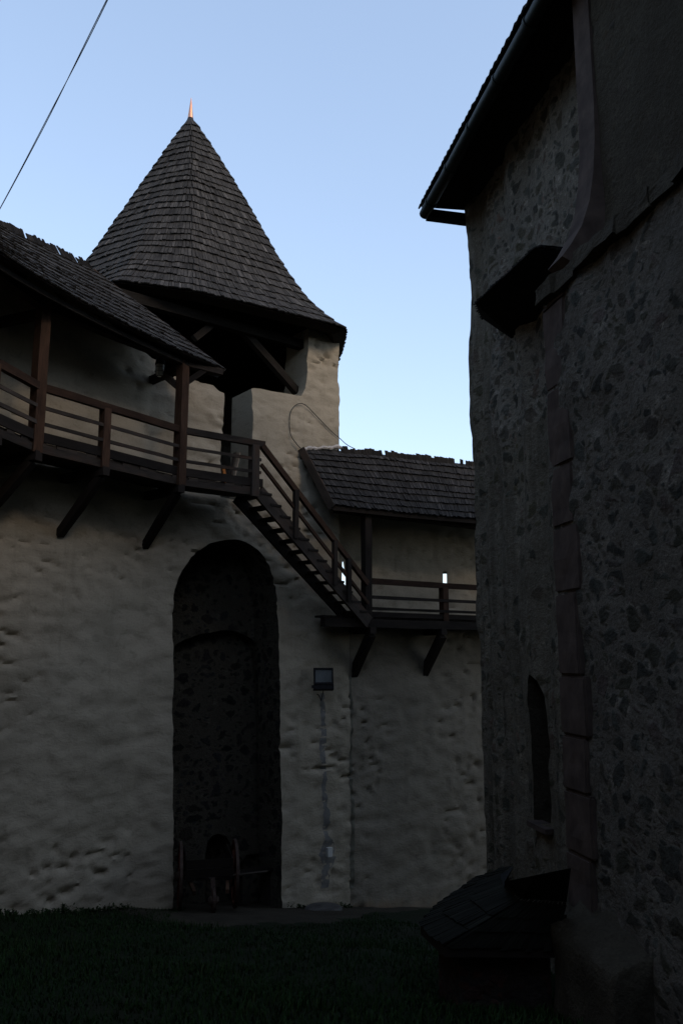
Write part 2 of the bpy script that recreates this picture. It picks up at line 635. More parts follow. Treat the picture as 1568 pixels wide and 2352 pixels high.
def shingles(b, bot, top, N, rows, width, thick, out_sign=1, lift=1.0, closed=False, vmax=1.0, overlap=1.6, jit=0.5, samples=80, rag=0.0):
    """courses of hand-split shingles lofted between two lines"""
    for k in range(rows):
        v0 = vmax * k / rows
        v1 = min(vmax * (k + overlap) / rows, 1.0)
        P = lambda t_, v: bot(t_, v).lerp(top(t_), v) if False else (bot(t_, v) * (1 - v) + top(t_) * v)
        pts = [P(i / samples, v0) for i in range(samples + 1)]
        cum = [0]
        for p, q in zip(pts, pts[1:]):
            cum.append(cum[-1] + (q - p).length)
        L = cum[-1]
        if L < width:
            continue
        nsh = max(3, int(L / width))
        cuts = [0] + [max(0, min(1, (i + U(-.28, .28)) / nsh)) for i in range(1, nsh)] + [1]
        for c0, c1 in zip(cuts, cuts[1:]):
            def tt(c):
                d = c * L
                lo = 0
                while lo < samples - 1 and cum[lo + 1] < d:
                    lo += 1
                s_ = cum[lo + 1] - cum[lo]
                return (lo + (d - cum[lo]) / s_ if s_ > 0 else lo) / samples
            t0, t1 = tt(c0), tt(c1)
            dv = vmax / rows * (U(-.06, .06) * jit * 2 - (R() < .05) * 0.12 * jit)
            dv += noise.noise(V((c0 * L * .9, k * 1.7, 3))) * .20 * vmax / rows + noise.noise(V((c0 * L * .25, k * .6, 8))) * .25 * vmax / rows
            a = P(t0, max(0, v0 + dv) if k else v0)
            c = P(t1, max(0, v0 + dv) if k else v0)
            if k == 0:
                sl = (P(t0, .1) - P(t0, 0)).normalized()
                e = sl * U(-.03, .015)
                a, c = a + e, c + e
            d0, d1 = P(t0, v1), P(t1, v1)
            nv = (c - a).cross(d0 - a)
            if nv.length < 1e-9:
                continue
            nv.normalize()
            nv *= out_sign
            g = 0.004
            sh = (c - a) * U(0.02, 0.07)
            lf = thick * (1.9 + U(-.3, .5)) * lift
            A0, A1 = a + sh + nv * lf, c - sh + nv * (lf + U(-.004, .004))
            B0, B1 = a + sh + nv * (lf - thick), c - sh + nv * (lf - thick)
            D0, D1 = d0 + sh + nv * g, d1 - sh + nv * g
            i = [b.add(x) for x in (A0, A1, B0, B1, D0, D1)]
            ln = (d0 - a).length
            wd = (c - a).length
            uo, vo = U(0, 90), U(0, 90)
            rr = min(1.2, max(0, random.gauss(.42, .21)))
            if R() < .05:
                rr = U(1.0, 1.7)
            b.face((i[0], i[1], i[5], i[4]), [(uo, vo), (uo, vo + wd), (uo + ln, vo + wd), (uo + ln, vo)], rr)
            b.face((i[2], i[3], i[1], i[0]), [(uo, vo)] * 4, rr * .2)  # butt face coloured darker, painting the shadow line under each course
            b.face((i[2], i[0], i[4]), [(uo, vo)] * 3, rr)
            b.face((i[1], i[3], i[5]), [(uo, vo)] * 3, rr)


def polyline(pts):
    pts = [V(p) for p in pts]
    cum = [0]
    for p, q in zip(pts, pts[1:]):
        cum.append(cum[-1] + (q - p).length)

    def f(t_, v=None):
        d = min(max(t_, 0), 1) * cum[-1]
        for i in range(len(pts) - 1):
            if d <= cum[i + 1] or i == len(pts) - 2:
                return pts[i].lerp(pts[i + 1], (d - cum[i]) / (cum[i + 1] - cum[i]))
    return f


def paired(pts):
    """same parameter at each listed point (for lofting point i to point i)"""
    pts = [V(p) for p in pts]
    n = len(pts) - 1

    def f(t_, v=None):
        x = min(max(t_, 0), 1) * n
        i = min(int(x), n - 1)
        return pts[i].lerp(pts[i + 1], x - i)
    return f


def smooth_pts(pts, it=2):
    pts = [V(p) for p in pts]
    for _ in range(it):
        q = [pts[0]]
        for a, b in zip(pts, pts[1:]):
            q += [a.lerp(b, .25), a.lerp(b, .75)]
        q.append(pts[-1])
        pts = q
    return pts


# ================================================================== ground
b = MB()
xs = [-300, -120, -60, -30] + [-16 + i * 0.5 for i in range(65)] + [30, 60, 120, 300]
ys = [-300, -120, -50, -20] + [-8 + i * 0.5 for i in range(73)] + [45, 80, 150, 400]
gi = {}
for i, x in enumerate(xs):
    for j, y in enumerate(ys):
        z = ground_z(max(-16, min(16, x)), y) + fbm(V((x * .5, y * .5, 0)), 3) * 0.07
        gi[i, j] = b.add((x, y, z))
for i in range(len(xs) - 1):
    for j in range(len(ys) - 1):
        b.face((gi[i, j], gi[i + 1, j], gi[i + 1, j + 1], gi[i, j + 1]))
g = b.build('ground', 'lawn', smooth=True, angle=60)
g['kind'] = 'structure'


def gz(x, y):
    return ground_z(x, y) + fbm(V((x * .5, y * .5, 0)), 3) * 0.07


# ================================================================== curtain wall on the left, with the tall arched niche
W = [(-7.4, 6.6), (-6.75, 10.8), (-6.1, 13.7), (-3.98, 16.7), (0.2, 19.95)]
PW = Plane(W[3], W[4])
SEAM = (V((*W[4], 0)) - V((*W[3], 0))).length
wall_path = Path(W)
S3 = wall_path.cum[3]

cw = thing('curtain_wall', 'whitewashed lumpy castle wall with the tall dark arched niche', 'wall', (-2.3, 18.0, -5.1))
arch_px = [(398, 2200), (398, 1392), (401, 1362), (412, 1320), (436, 1280), (478, 1249), (525, 1237), (566, 1244), (600, 1266), (624, 1306), (635, 1356), (639, 1400), (645, 1700), (650, 2220)]
arch = dens(chaikin([PW.uz(*p) for p in arch_px], 3), 0.045, 0.02, 3)
inner_px = [(380, 2200), (380, 1500), (430, 1462), (520, 1445), (575, 1460), (596, 1500), (606, 1700), (612, 2200)]


def back_uz(px, py, depth):
    """point seen at (px, py) on a plane parallel to the wall at some depth behind it"""
    A2 = PW.pt(0, 0, depth)
    B2 = PW.pt(5, 0, depth)
    p = at_line(px, py, A2, B2)
    return ((p - PW.o).dot(PW.d), p.z)


inner = dens(chaikin([back_uz(*p, 1.05) for p in inner_px], 3), 0.08, 0.03, 9)
hole = dens([back_uz(*p, 1.35) for p in [(472, 2200), (472, 1960), (477, 1935), (488, 1920), (503, 1914), (518, 1920), (529, 1935), (534, 1960), (534, 2200)]], 0.08, 0.012, 5)
hole2 = dens([back_uz(*p, 1.35) for p in [(552, 2085), (552, 1985), (566, 1964), (592, 1960), (612, 1972), (622, 2000), (622, 2085)]], 0.08, 0.02, 15)
uL = PW.uz(512, 950)[0]
uP = PW.uz(581, 950)[0]
uT = PW.uz(778, 950)[0]
BIG = 12
step_cut = PW.cut(dens([(uL, BIG), (uL + .02, 5.2), (uL - .03, 4.4), (uL + .01, 3.43), (uP + .02, 3.43), (uP + .02, 2.9), (uT, 2.9), (uT, 0.74), (SEAM + 2, 0.74), (SEAM + 2, BIG)], 0.12, 0.03, 21), -1.5, 3.0)
merlon_z = PW.uz(450, 877)[1]
notch_z = PW.uz(378, 872)[1]
uN0, uN1 = PW.uz(360, 850)[0], PW.uz(400, 850)[0]
top_cut = PW.cut(dens([(uN1 - .05, BIG), (uN1 - .05, merlon_z + .02), (uN1 + .5, merlon_z + .03), (uL - .25, merlon_z), (uL - .08, merlon_z - .10), (uL + .6, merlon_z - .2), (uL + .6, BIG)], 0.15, 0.03, 31), -1.5, 3.0)
notch_cut = PW.cut(dens([(uN0 - 2.6, BIG), (uN0 - 2.6, 7.2), (uN0 - .6, 6.35), (uN0, 6.2), (uN0, notch_z), (uN1, notch_z), (uN1, BIG)], 0.15, 0.03, 41), -1.5, 3.0)
upper_back = MB()           # the parapet above the walk is thinner than the wall below
off = lambda p, n, k: (p.x - n.x * k, p.y - n.y * k)
ub = [off(wall_path.pos(s), wall_path.nrm(s), 0.75) for s in (-.6, 4.2, 7.1, S3, S3 + SEAM + .5)]
ub2 = [off(wall_path.pos(s), wall_path.nrm(s), 3.2) for s in (-.6, 4.2, 7.1, S3, S3 + SEAM + .5)]
upper_back.prism([(x, y, 3.3) for x, y in ub] + [(x, y, 3.3) for x, y in ub2[::-1]], (0, 0, 9))
wall('masonry', wall_path, -7.2, 7.15, 2.3, 0.062, ['plaster', 'niche_stone'], cw,
     cutters=[PW.cut(arch, -0.8, 1.05, 1), PW.cut(inner, 0.9, 1.35, 1), PW.cut(hole, 1.2, 2.0, 1), PW.cut(hole2, 1.2, 1.55, 1),
              step_cut, top_cut, notch_cut, upper_back])


def ribbon(name, pts, mat, parent, plane, proud=0.004, depth=0.03):
    """thin irregular patch trowelled on the wall: pts are (px, py, width in m)"""
    b = MB()
    dd = []
    for (x0, y0, w0), (x1, y1, w1) in zip(pts, pts[1:]):
        k = max(1, int(abs(y1 - y0) / 6))
        for j in range(k):
            f = j / k
            dd.append((x0 + (x1 - x0) * f, y0 + (y1 - y0) * f, w0 + (w1 - w0) * f))
    dd.append(pts[-1])
    L, Rr = [], []
    for x, y, w in dd:
        u, z = plane.uz(x, y)
        n1 = noise.noise(V((u * 7, z * 5, 2))) * .35 + noise.noise(V((u * 7, z * 17, 7))) * .2
        n2 = noise.noise(V((u * 7, z * 5, 12))) * .35 + noise.noise(V((u * 7, z * 17, 17))) * .2
        row = []
        for uu in (u - w * (.5 + n1), u, u + w * (.5 + n2)):
            q = plane.pt(uu, z)
            row.append(b.add(plane.pt(uu, z, -lumps(q) - proud)))
        L.append(row)
    for a, c in zip(L, L[1:]):
        for j in range(2):
            b.face((a[j], a[j + 1], c[j + 1], c[j]))
    return b.build(name, mat, parent, smooth=True, angle=60)


ribbon('cement_patch', [(741, 1592, 0.109), (743, 1660, 0.125), (741, 1672, 0.172), (743, 1720, 0.187), (744, 1760, 0.117), (747, 1830, 0.133), (750, 1890, 0.156), (748, 1920, 0.125), (752, 1932, 0.234), (754, 1955, 0.359), (752, 1985, 0.281), (747, 2000, 0.218), (747, 2040, 0.234)], 'cement', cw, PW)
ribbon('damp_streak', [(806, 1552, 0.060), (807, 1620, 0.078), (805, 1700, 0.054), (807, 1790, 0.084), (809, 1900, 0.096), (808, 2040, 0.120)], 'damp', cw, PW, 0.006)

wall('unseen_rear_run', Path([(9, -13), (-4.5, -12), (-8.3, -4), (-7.42, 6.55)]), -7.2, 10.5, 1.2, 0.8, ['plaster', 'niche_stone'], cw)  # unseen yard wall, added behind the camera to block skylight

# ------------------------------------------------------------------ right-hand wall with its parapet
WR = [(0.2, 19.975), (7.4, 25.0)]
PR = Plane(*WR)
cr = thing('curtain_wall', 'plain plastered castle wall below the lower covered walk, right of the seam', 'wall', (3.5, 22.3, -5.5))
wall('masonry', Path(WR), -7.2, 0.72, 1.5, 0.075, ['plaster_shaded', 'niche_stone'], cr)
PU = Plane((-0.3, 20.25), (7.2, 25.49))
slit = lambda pts: PU.cut(dens([PU.uz(*p) for p in pts], .15, .01, 7), -.6, 1.6, 0, V((0.055, 1.0, 0)))
PSL = V((0.055, 1.0, 0))
slit2 = PU.cut(dens([PU.uz(*p) for p in [(1014, 1425), (1014, 1312), (1035, 1309), (1037, 1425)]], .15, .01, 7), -.6, .22, 0)
slit2b = PU.cut(dens([PU.uz(*p) for p in [(1017, 1425), (1016.5, 1313), (1025.5, 1313), (1027, 1425)]], .15, .006, 7), -.6, 1.6, 0, V((.115, 1.0, 0)).normalized())
slit1b = PU.cut(dens([PU.uz(*p) for p in [(784, 1345), (786, 1285), (788, 1285), (796, 1345), (797, 1372), (784, 1372)]], .15, .006, 9), -.6, 1.6, 0, V((.002, 1.0, 0)).normalized())
wall('parapet', Path([(-0.3, 20.25), (7.2, 25.49)]), 0.3, 4.75, 0.42, 0.09, ['plaster', 'niche_stone'], cr, cutters=[slit2b, slit1b])

# ------------------------------------------------------------------ tower
tw = thing('tower', 'tall castle tower with a steep pointed shingle roof and copper tip', 'tower', (-2.4, 19.0, -6.0))
open_px = [(560, 893), (586, 891), (640, 900), (692, 909), (703, 892), (706, 860), (708, 760), (709, 690), (709, 560), (545, 560), (545, 880)]
tcut = PW.cut(dens([PW.uz(*p) for p in open_px], .12, .025, 71), -1, 2)
pT = Path([tuple(PW.pt(uP, 0).xy), tuple(PW.pt(uT, 0).xy)])
wall('front_wall', pT, 2.9, 7.9, 0.95, 0.055, ['plaster', 'niche_stone'], tw, cutters=[tcut], edge=0.06)
small = lambda p: lumps(p) * .6
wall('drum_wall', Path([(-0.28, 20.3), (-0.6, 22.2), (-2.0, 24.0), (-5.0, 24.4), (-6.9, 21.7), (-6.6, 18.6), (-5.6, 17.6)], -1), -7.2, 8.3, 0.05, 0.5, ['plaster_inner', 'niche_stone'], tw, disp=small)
b = MB()
b.prism([(-0.5, 20.3, 3.1), (-0.7, 22.5, 3.1), (-1.9, 24, 3.1), (-5, 24.2, 3.1), (-6.7, 21.7, 3.1), (-6.4, 18.7, 3.1), (-5.2, 17.6, 3.1)], (0, 0, .18))
b.build('floor', 'timber_dark', tw)

ZE = 7.8
ring = [V(p) for p in [(0.11, 18.98, ZE), (-3.25, 16.92, ZE), (-4.75, 16.45, ZE), (-6.8, 18.2, ZE), (-7.7, 21.6, ZE), (-5.4, 24.6, ZE), (-1.9, 24.5, ZE), (-0.25, 22.2, ZE)]]
APX = V((-4.14, 20.6, 14.62))
n8 = len(ring)


def ring_at(t_, v=0.0):
    r2 = list(ring)
    mid = r2[1].lerp(r2[3], 0.46)
    r2[2] = mid.lerp(r2[2], (1 - v) ** 2.2)
    # corners slightly rounded
    x = (t_ % 1.0) * n8
    i = int(x) % n8
    f = x - int(x)
    p = r2[i].lerp(r2[(i + 1) % n8], f)
    d = min(f, 1 - f)
    if d < .2:
        j = i if f < .5 else (i + 1) % n8
        soft = 0.10 if j == 1 else .22
        m_ = (r2[(j - 1) % n8].lerp(r2[j], .80) + r2[(j + 1) % n8].lerp(r2[j], .80)) * .5
        p = p.lerp(m_, soft * (1 - d / .2) ** 1.5)
    # the slopes hollow out above the eave, most of all on the yard side
    c = V((APX.x, APX.y, p.z))
    ww = (1.0, .55, .3, .05, 0, 0, .4, 1.0)
    k = ww[i] * (1 - f) + ww[(i + 1) % n8] * f
    q = v / .3
    return c + (p - c) * (1 - .125 * k * q * math.exp(1 - q)) + (p - c).normalized() * 0.05


b = MB()
shingles(b, lambda t_, v: ring_at(t_, v), lambda t_: APX, 0, 27, 0.078, 0.030, -1, 1.0, vmax=0.97, samples=160)
tr = b.build('roof', 'shingle', tw)
# solid roof body under the shingles
b = MB()
k_ = 128
shrink = lambda p: V((APX.x + (p.x - APX.x) * .965, APX.y + (p.y - APX.y) * .965, p.z))
lo = [b.add(ring_at(i / k_) - V((0, 0, .02))) for i in range(k_)]
lo2 = [b.add(ring_at(i / k_).lerp(V((APX.x, APX.y, ZE)), .07) - V((0, 0, .10))) for i in range(k_)]
vr = (.05, .1, .15, .2, .27, .35, .45, .6, .75, .88)
mids = [[b.add((shrink(ring_at(i / k_, v) * (1 - v) + APX * v) - V((0, 0, .10)))) for i in range(k_)] for v in vr]
ap = b.add(APX - V((0, 0, .05)))
ap2 = b.add(APX - V((0, 0, 3.4)))
for i in range(k_):
    j = (i + 1) % k_
    for r0_, r1_ in zip([lo] + mids, mids):
        b.face((r0_[i], r0_[j], r1_[j], r1_[i]))
    b.face((mids[-1][i], mids[-1][j], ap))
    b.face((lo[i], lo2[i], lo2[j], lo[j]))
    b.face((lo2[i], ap2, lo2[j]))
b.build('boarding', 'timber_dark', tr)
# metal cap and copper spike
b = MB()
zc = at_y(437, 297, 20.6).z
zm = at_y(437, 272, 20.6).z
zt = at_y(437, 224, 20.6).z
prof = [(0.245, zc - .06), (0.235, zc), (0.15, zc + (zm - zc) * .45), (0.095, zc + (zm - zc) * .8), (0.078, zm)]
b.tube([(APX.x, APX.y, z) for r_, z in prof], [r_ for r_, z in prof], 14)
b.build('cap', 'tin_dark', tr, smooth=True, angle=40)
b = MB()
prof = [(0.077, zm - .01), (0.062, zm + (zt - zm) * .2), (0.045, zm + (zt - zm) * .45), (0.024, zm + (zt - zm) * .75), (0.004, zt)]
b.tube([(APX.x, APX.y, z) for r_, z in prof], [r_ for r_, z in prof], 14)
b.build('spike', 'copper', tr, smooth=True, angle=50)
# eave plate, posts and braces in the loft opening


def pw(px, py, depth):
    u, z = back_uz(px, py, depth)
    return PW.pt(u, z, depth)


def part(name, mat, parent, *beams, **kw):
    b = MB()
    for q in beams:
        b.beam(*q, **kw)
    return b.build(name, mat, parent)


part('eave_plate', 'timber_shaded', tw, (PW.pt(-1.2, 7.55, .3), PW.pt(uT - .1, 7.55, .3), .2, .22))
part('brace', 'timber_shaded', tw, (pw(525, 722, .4), pw(684, 903, .4), .17, .17))
part('brace', 'timber_shaded', tw, (pw(522, 718, .4), pw(446, 778, .4), .15, .15))
# loose wire looped down the tower face
b = MB()
wp = [(666, 1002), (663, 985), (662, 968), (664, 950), (670, 938), (678, 930), (686, 927), (694, 928), (704, 934), (720, 951), (740, 972), (760, 993), (779, 1008)]
pts = []
for p in wp:
    u, z = PW.uz(*p)
    q = PW.pt(u, z)
    pts.append(PW.pt(u, z, -max(0, lumps(q)) - .035))
low = []
for p in [(692, 1036), (682, 1027), (672, 1014)]:
    u, z = PW.uz(*p)
    low.append(PW.pt(u, z, -.07))
hi_ = [at_y(796, 1022, 19.7), at_y(815, 1031, 20.0)]
b.tube(smooth_pts(low + pts + hi_, 2), 0.0095, 6)
tag(b.build('loose_wire', 'cable', smooth=True), 'thin dark wire looped across the pale tower face above the lower roof', 'wire')

# ================================================================== upper covered walkway (left)
A = [V(p) for p in [(-6.05, 7.2, 0), (-5.55, 10.9, 0), (-5.03, 13.25, 0), (-3.18, 15.93, 0), (-1.74, 17.02, 0)]]
DECK = 3.5
lw = thing('covered_walkway', 'upper timber walkway with shingle roof, posts and long handrail', 'walkway', (-3.9, 15.5, 2.2), 'covered timber walkways along the castle wall')


def inward(i):
    n = V((0, 0, 0))
    for a, c in ((i - 1, i), (i, i + 1)):
        if 0 <= a and c < len(A):
            d = (A[c] - A[a]).normalized()
            n += V((-d.y, d.x, 0))
    return n.normalized()


Ain = [A[i] + inward(i) * (1.12 if i < 4 else 1.0) for i in range(5)]
b = MB()
for i in range(4):
    n = max(3, int((A[i + 1] - A[i]).length / .2))
    for k in range(n):
        f0, f1 = (k + .004) / n, (k + .996) / n
        p = [A[i].lerp(A[i + 1], f0), A[i].lerp(A[i + 1], f1), Ain[i].lerp(Ain[i + 1], f1), Ain[i].lerp(Ain[i + 1], f0)]
        dz = U(-.006, .006)
        e = (p[0] - p[3]).normalized() * U(-.01, .035)
        p[0] += e
        p[1] += e
        rr = R()
        b.prism([q + V((0, 0, DECK - .06 + dz)) for q in p], (0, 0, .055), rr)
b.build('deck', 'timber_grey', lw)
up = V((0, 0, 1))
for i in range(4):
    a, c = A[i], A[i + 1]
    d = (c - a).normalized()
    n = V((d.y, -d.x, 0))
    ext = d * (.09 if i == 3 else 0)
    part('fascia_beam', 'timber_grey', lw, (a + up * 3.375 - n * .05, c + ext + up * 3.375 - n * .05, .16, .125))
    part('toe_board', 'timber_dark', lw, (a + up * 3.585 + n * .015, c + ext + up * 3.585 + n * .015, .05, .165))
    part('top_rail', 'timber' if i < 3 else 'timber_grey', lw, (a + up * 4.425 + n * .02, c + d * (.12 if i == 3 else 0) + up * 4.425 + n * .02, .10, .13))
    for z in (4.075, 3.80):
        part('mid_rail', 'timber_grey', lw, (a + up * z + n * .05, c + d * (.03 if i == 3 else 0) + up * z + n * .05, .035, .062))


def wood_post(name, p, z0, z1, s, parent, mat='timber', rot=None):
    return part(name, mat, parent, (p + up * z0, p + up * z1, s, s), up=rot or (0.6, -.8, 0))


for i in (1, 2, 3):
    wood_post('post', A[i], 3.3, 6.05, .185, lw, rot=(.82, -.57, 0))
wood_post('post', A[4] + V((-.09, -.07, 0)), 3.28, 4.38, .17, lw, 'timber_grey')
for i, f in ((1, .5), (2, .43)):
    wood_post('baluster', A[i].lerp(A[i + 1], f), 3.3, 4.4, .155, lw, rot=(.82, -.57, 0))
# brackets: a beam end under the deck and a raking strut down to the wall
for px_top, i, f in ((90, 2, 0.0), (232, 2, .43), (414, 3, -.02), (0, 1, .55), (0, 1, -.4), (0, 0, .4)):
    if i == 2 and f == 0.0:
        p = A[2].copy()
        n = inward(2)
    elif i == 3:
        p = A[3].copy()
        n = inward(3)
    else:
        p = A[i].lerp(A[i + 1], f) if f >= 0 else A[i] + (A[i] - A[i - 1]) * f
        d = (A[i + 1] - A[i]).normalized()
        n = V((-d.y, d.x, 0))
    bm_ = MB()
    bm_.beam(p + up * 3.24 - n * .1, p + n * 1.1 + up * 3.24, .15, .16)
    br = bm_.build('bracket', 'timber_dark', lw)
    bm_ = MB()
    bm_.beam(p + up * 3.16 + n * .05, p + n * 1.12 + up * 2.2, .135, .145, jit=.008)
    bm_.build('strut', 'timber_dark', br)
# roof
E = [V(p) for p in [(-5.75, 7.2, 5.9), (-5.36, 10.0, 5.9), (-5.08, 11.55, 5.9), (-4.36, 13.42, 5.94), (-3.27, 15.42, 5.93), (-2.44, 16.45, 5.87)]]
RG = [V(p) for p in [(-8.1, 8.6, 7.95), (-7.6, 11.6, 7.95), (-6.75, 13.75, 7.95), (-6.1, 14.85, 7.96), (-5.62, 15.6, 7.97), (-5.2, 16.2, 7.97)]]
eav = paired(smooth_pts(E, 2))
rdg = paired(smooth_pts(RG, 2))
b = MB()
shingles(b, eav, rdg, 0, 12, 0.082, 0.024, 1, 1.0, samples=90, jit=1.2)
lr = b.build('roof', 'shingle', lw)
b = MB()
k_ = 40
BK = lambda t_: rdg(t_) + (rdg(t_) - eav(t_)).normalized() * 0 + V(((rdg(t_) - eav(t_)).x, (rdg(t_) - eav(t_)).y, -2.4)) * 1.25
rows = []
for i in range(k_ + 1):
    t_ = i / k_
    e, r_ = eav(t_), rdg(t_)
    rows.append([b.add(q) for q in (e - V((0, 0, .01)), r_ - V((0, 0, .01)), BK(t_), BK(t_) - V((0, 0, .12)), r_ - V((0, 0, .16)), e.lerp(r_, .03) - V((0, 0, .10)))])
for a, c in zip(rows, rows[1:]):
    for j in range(6):
        b.face((a[j], a[(j + 1) % 6], c[(j + 1) % 6], c[j]))
b.face(rows[0])
b.face(rows[-1][::-1])
b.build('boarding', 'timber_dark', lr)


def comb(rdg, eav, n, parent, t0=0.0, t1=1.0, back=0.0, mat='shingle_dark', hmin=.05, hmax=.13):
    """ragged upper ends of the last course standing above the ridge"""
    b = MB()
    i = 0
    h = .1
    while i < n:
        ta, tb = t0 + (t1 - t0) * i / n, t0 + (t1 - t0) * (i + 1) / n
        i += 1
        if R() < .10:
            continue
        if R() < .45:
            h = U(hmin, hmax)
        p, q = rdg(ta), rdg(tb)
        s_ = (rdg(ta) - eav(ta)).normalized()
        nrm = (q - p).cross(s_).normalized()
        hh = h + U(-.018, .018)
        s_ = (s_ + V((0, 0, .6))).normalized()
        b.beam(p.lerp(q, .5) - s_ * .25 + nrm * .03, p.lerp(q, .5) + s_ * hh + nrm * .03, (q - p).length * .92, .02, up=nrm, jit=.004, seg=1)
    return b.build('ridge_comb', mat, parent)


comb(rdg, eav, 105, lr, 0.0, 0.985, mat='timber_shaded', hmin=.09, hmax=.2)
# eave board, verge board, rafter tails
b = MB()
for i in range(20):
    p, q = eav(i / 20), eav((i + 1) / 20)
    b.beam(p - up * .10 + V((-.14, .12, 0)), q - up * .10 + V((-.14, .12, 0)), .04, .09, jit=0)
b.build('eave_board', 'timber_shaded', lr)
b = MB()
e, r_ = eav(1.0), rdg(1.0)
b.beam(e - up * .06, r_ - up * .06, .04, .16)
b.build('verge_board', 'timber_grey', lr)
for k in range(9):
    t_ = .3 + k * .085
    p, q = eav(t_), rdg(t_)
    b = MB()
    b.beam(p - up * .17 + (q - p) * .14, q - up * .22, .10, .12)
    b.build('rafter', 'timber_dark', lw)
# braces at the post heads
for i in (1, 2, 3):
    d = (A[min(i + 1, 4)] - A[i]).normalized()
    n = inward(i)
    part('plate_beam', 'timber_dark', lw, (A[i - 1] + up * 5.86 if i > 0 else A[i], A[i] + up * 5.86, .16, .18)) if i < 4 else None
part('plate_beam', 'timber_dark', lw, (A[3] + up * 5.84, A[3] + (A[4] - A[3]) * .48 + up * 5.82, .15, .16))
part('brace', 'timber_grey', lw, (A[3] + up * 5.30 + V((-.05, .05, 0)), A[3] + inward(3) * .62 + V((-.42, -.3, 0)) * .3 + up * 5.80, .12, .12))
part('brace', 'timber_dark', lw, (A[3] + up * 5.35, A[3] + (A[4] - A[3]).normalized() * .5 + up * 5.8, .11, .11))
part('tie_beam', 'timber_dark', lw, (A[3] + up * 5.72, A[3] + inward(3) * 1.3 + up * 5.72, .14, .15))
part('tie_beam', 'timber_dark', lw, (A[2] + up * 5.72, A[2] + inward(2) * 1.3 + up * 5.72, .14, .15))

# wall lamp under the roof
lp = at_y(368, 850, 16.15)
lm = thing('bulkhead_lamp', 'caged glass jar lamp hanging under the upper walkway roof beside a post', 'lamp', lp)
b = MB()
b.tube([lp + up * z for z in (.12, .11, -.02, -.11, -.135)], [.075, .085, .085, .08, .05], 14)
b.build('glass_jar', 'jar_glass', lm, smooth=True, angle=50)
b = MB()
b.tube([lp + up * z for z in (.11, .13, .27, .30)], [.10, .10, .085, .04], 14)
b.tube([lp + up * .28, lp + up * .42 + V((0.02, .02, 0))], .03, 8)
b.build('cap', 'black_metal', lm, smooth=True, angle=40)
b = MB()
for k in range(8):
    a_ = 2 * pi * k / 8
    e_ = V((cos(a_) * .092, sin(a_) * .092, 0))
    b.tube([lp + e_ + up * .12, lp + e_ - up * .13], .0035, 5)
for z in (-.04, .05):
    b.tube([lp + V((cos(2 * pi * k / 14) * .092, sin(2 * pi * k / 14) * .092, z)) for k in range(15)], .0035, 5, cap=False)
b.tube([lp + V((cos(2 * pi * k / 14) * .075, sin(2 * pi * k / 14) * .075, -.14)) for k in range(15)], .008, 5, cap=False)
b.build('cage', 'black_metal', lm)

# planks leaning in the doorway
for lab, pa, pb, w, mat in (('pale grey plank leaning steeply behind the end of the upper handrail', (520, 1103), (540, 1040), .09, 'timber_grey'),
                            ('light brown plank leaning just right of the grey one behind the upper handrail', (529, 1103), (549, 1040), .08, 'plank_pale'),
                            ('short bright orange plank leaning the other way behind the upper handrail', (526, 1103), (513, 1078), .07, 'plank_orange')):
    p = at_y(*pa, 17.75)
    p.z = DECK
    q = at_y(*pb, 17.95)
    o_ = MB()
    o_.beam(p, q, w, .035)
    tag(o_.build('plank', mat), lab, 'plank', 'planks in the tower doorway')

# ================================================================== staircase
st = thing('staircase', 'open timber stairs with handrail running down between the two walkways', 'stairs', (0.3, 19.1, .85))
T0, T1 = V((-1.72, 17.04, 3.42)), V((0.58, 19.36, .86))
run = (T1 - T0)
hd = V((run.x, run.y, 0)).normalized()
inn = V((-hd.y, hd.x, 0))
I0, I1 = T0 + inn * .72, T1 + inn * .52
perp = V((-run.normalized().z * hd.x, -run.normalized().z * hd.y, hd.dot(run.normalized())))
part('stringer', 'timber_grey', st, (T0 - perp * .02, T1 + run.normalized() * .1 - perp * .02, .07, .30), up=(0, 0, 1))
part('stringer', 'timber_dark', st, (I0 - perp * .05, I1 - perp * .05, .06, .26), up=(0, 0, 1))
NTR = 12
for k in range(NTR):
    f = (k + .6) / NTR
    p = T0 + run * f
    q = I0 + (I1 - I0) * f
    b = MB()
    dn = hd * .15
    b.prism([p - dn + up * .06 - inn * .05, p + dn + up * .06 - inn * .05, q + dn + up * .06, q - dn + up * .06], (0, 0, .05), R())
    b.build('tread', 'timber_dark', st)
H = up * .93
hr0, hr1 = T0 + V((.02, 0, 0)) + up * .97, T1 + up * .82
part('handrail', 'timber', st, (hr0 - inn * .03, hr1 - inn * .03, .09, .12))
part('mid_rail', 'timber', st, (T0 + up * .56 - inn * .05, T1 + up * .36 - inn * .05, .05, .075))
for f in (.30, .665, .80):
    p = T0 + run * f - inn * .06
    top_ = hr0.lerp(hr1, f).z
    part('baluster', 'timber_grey' if f < .75 else 'timber_dark', st, (V((p.x, p.y, p.z - .14)), V((p.x, p.y, top_)), .10, .10), up=(.6, -.8, 0))

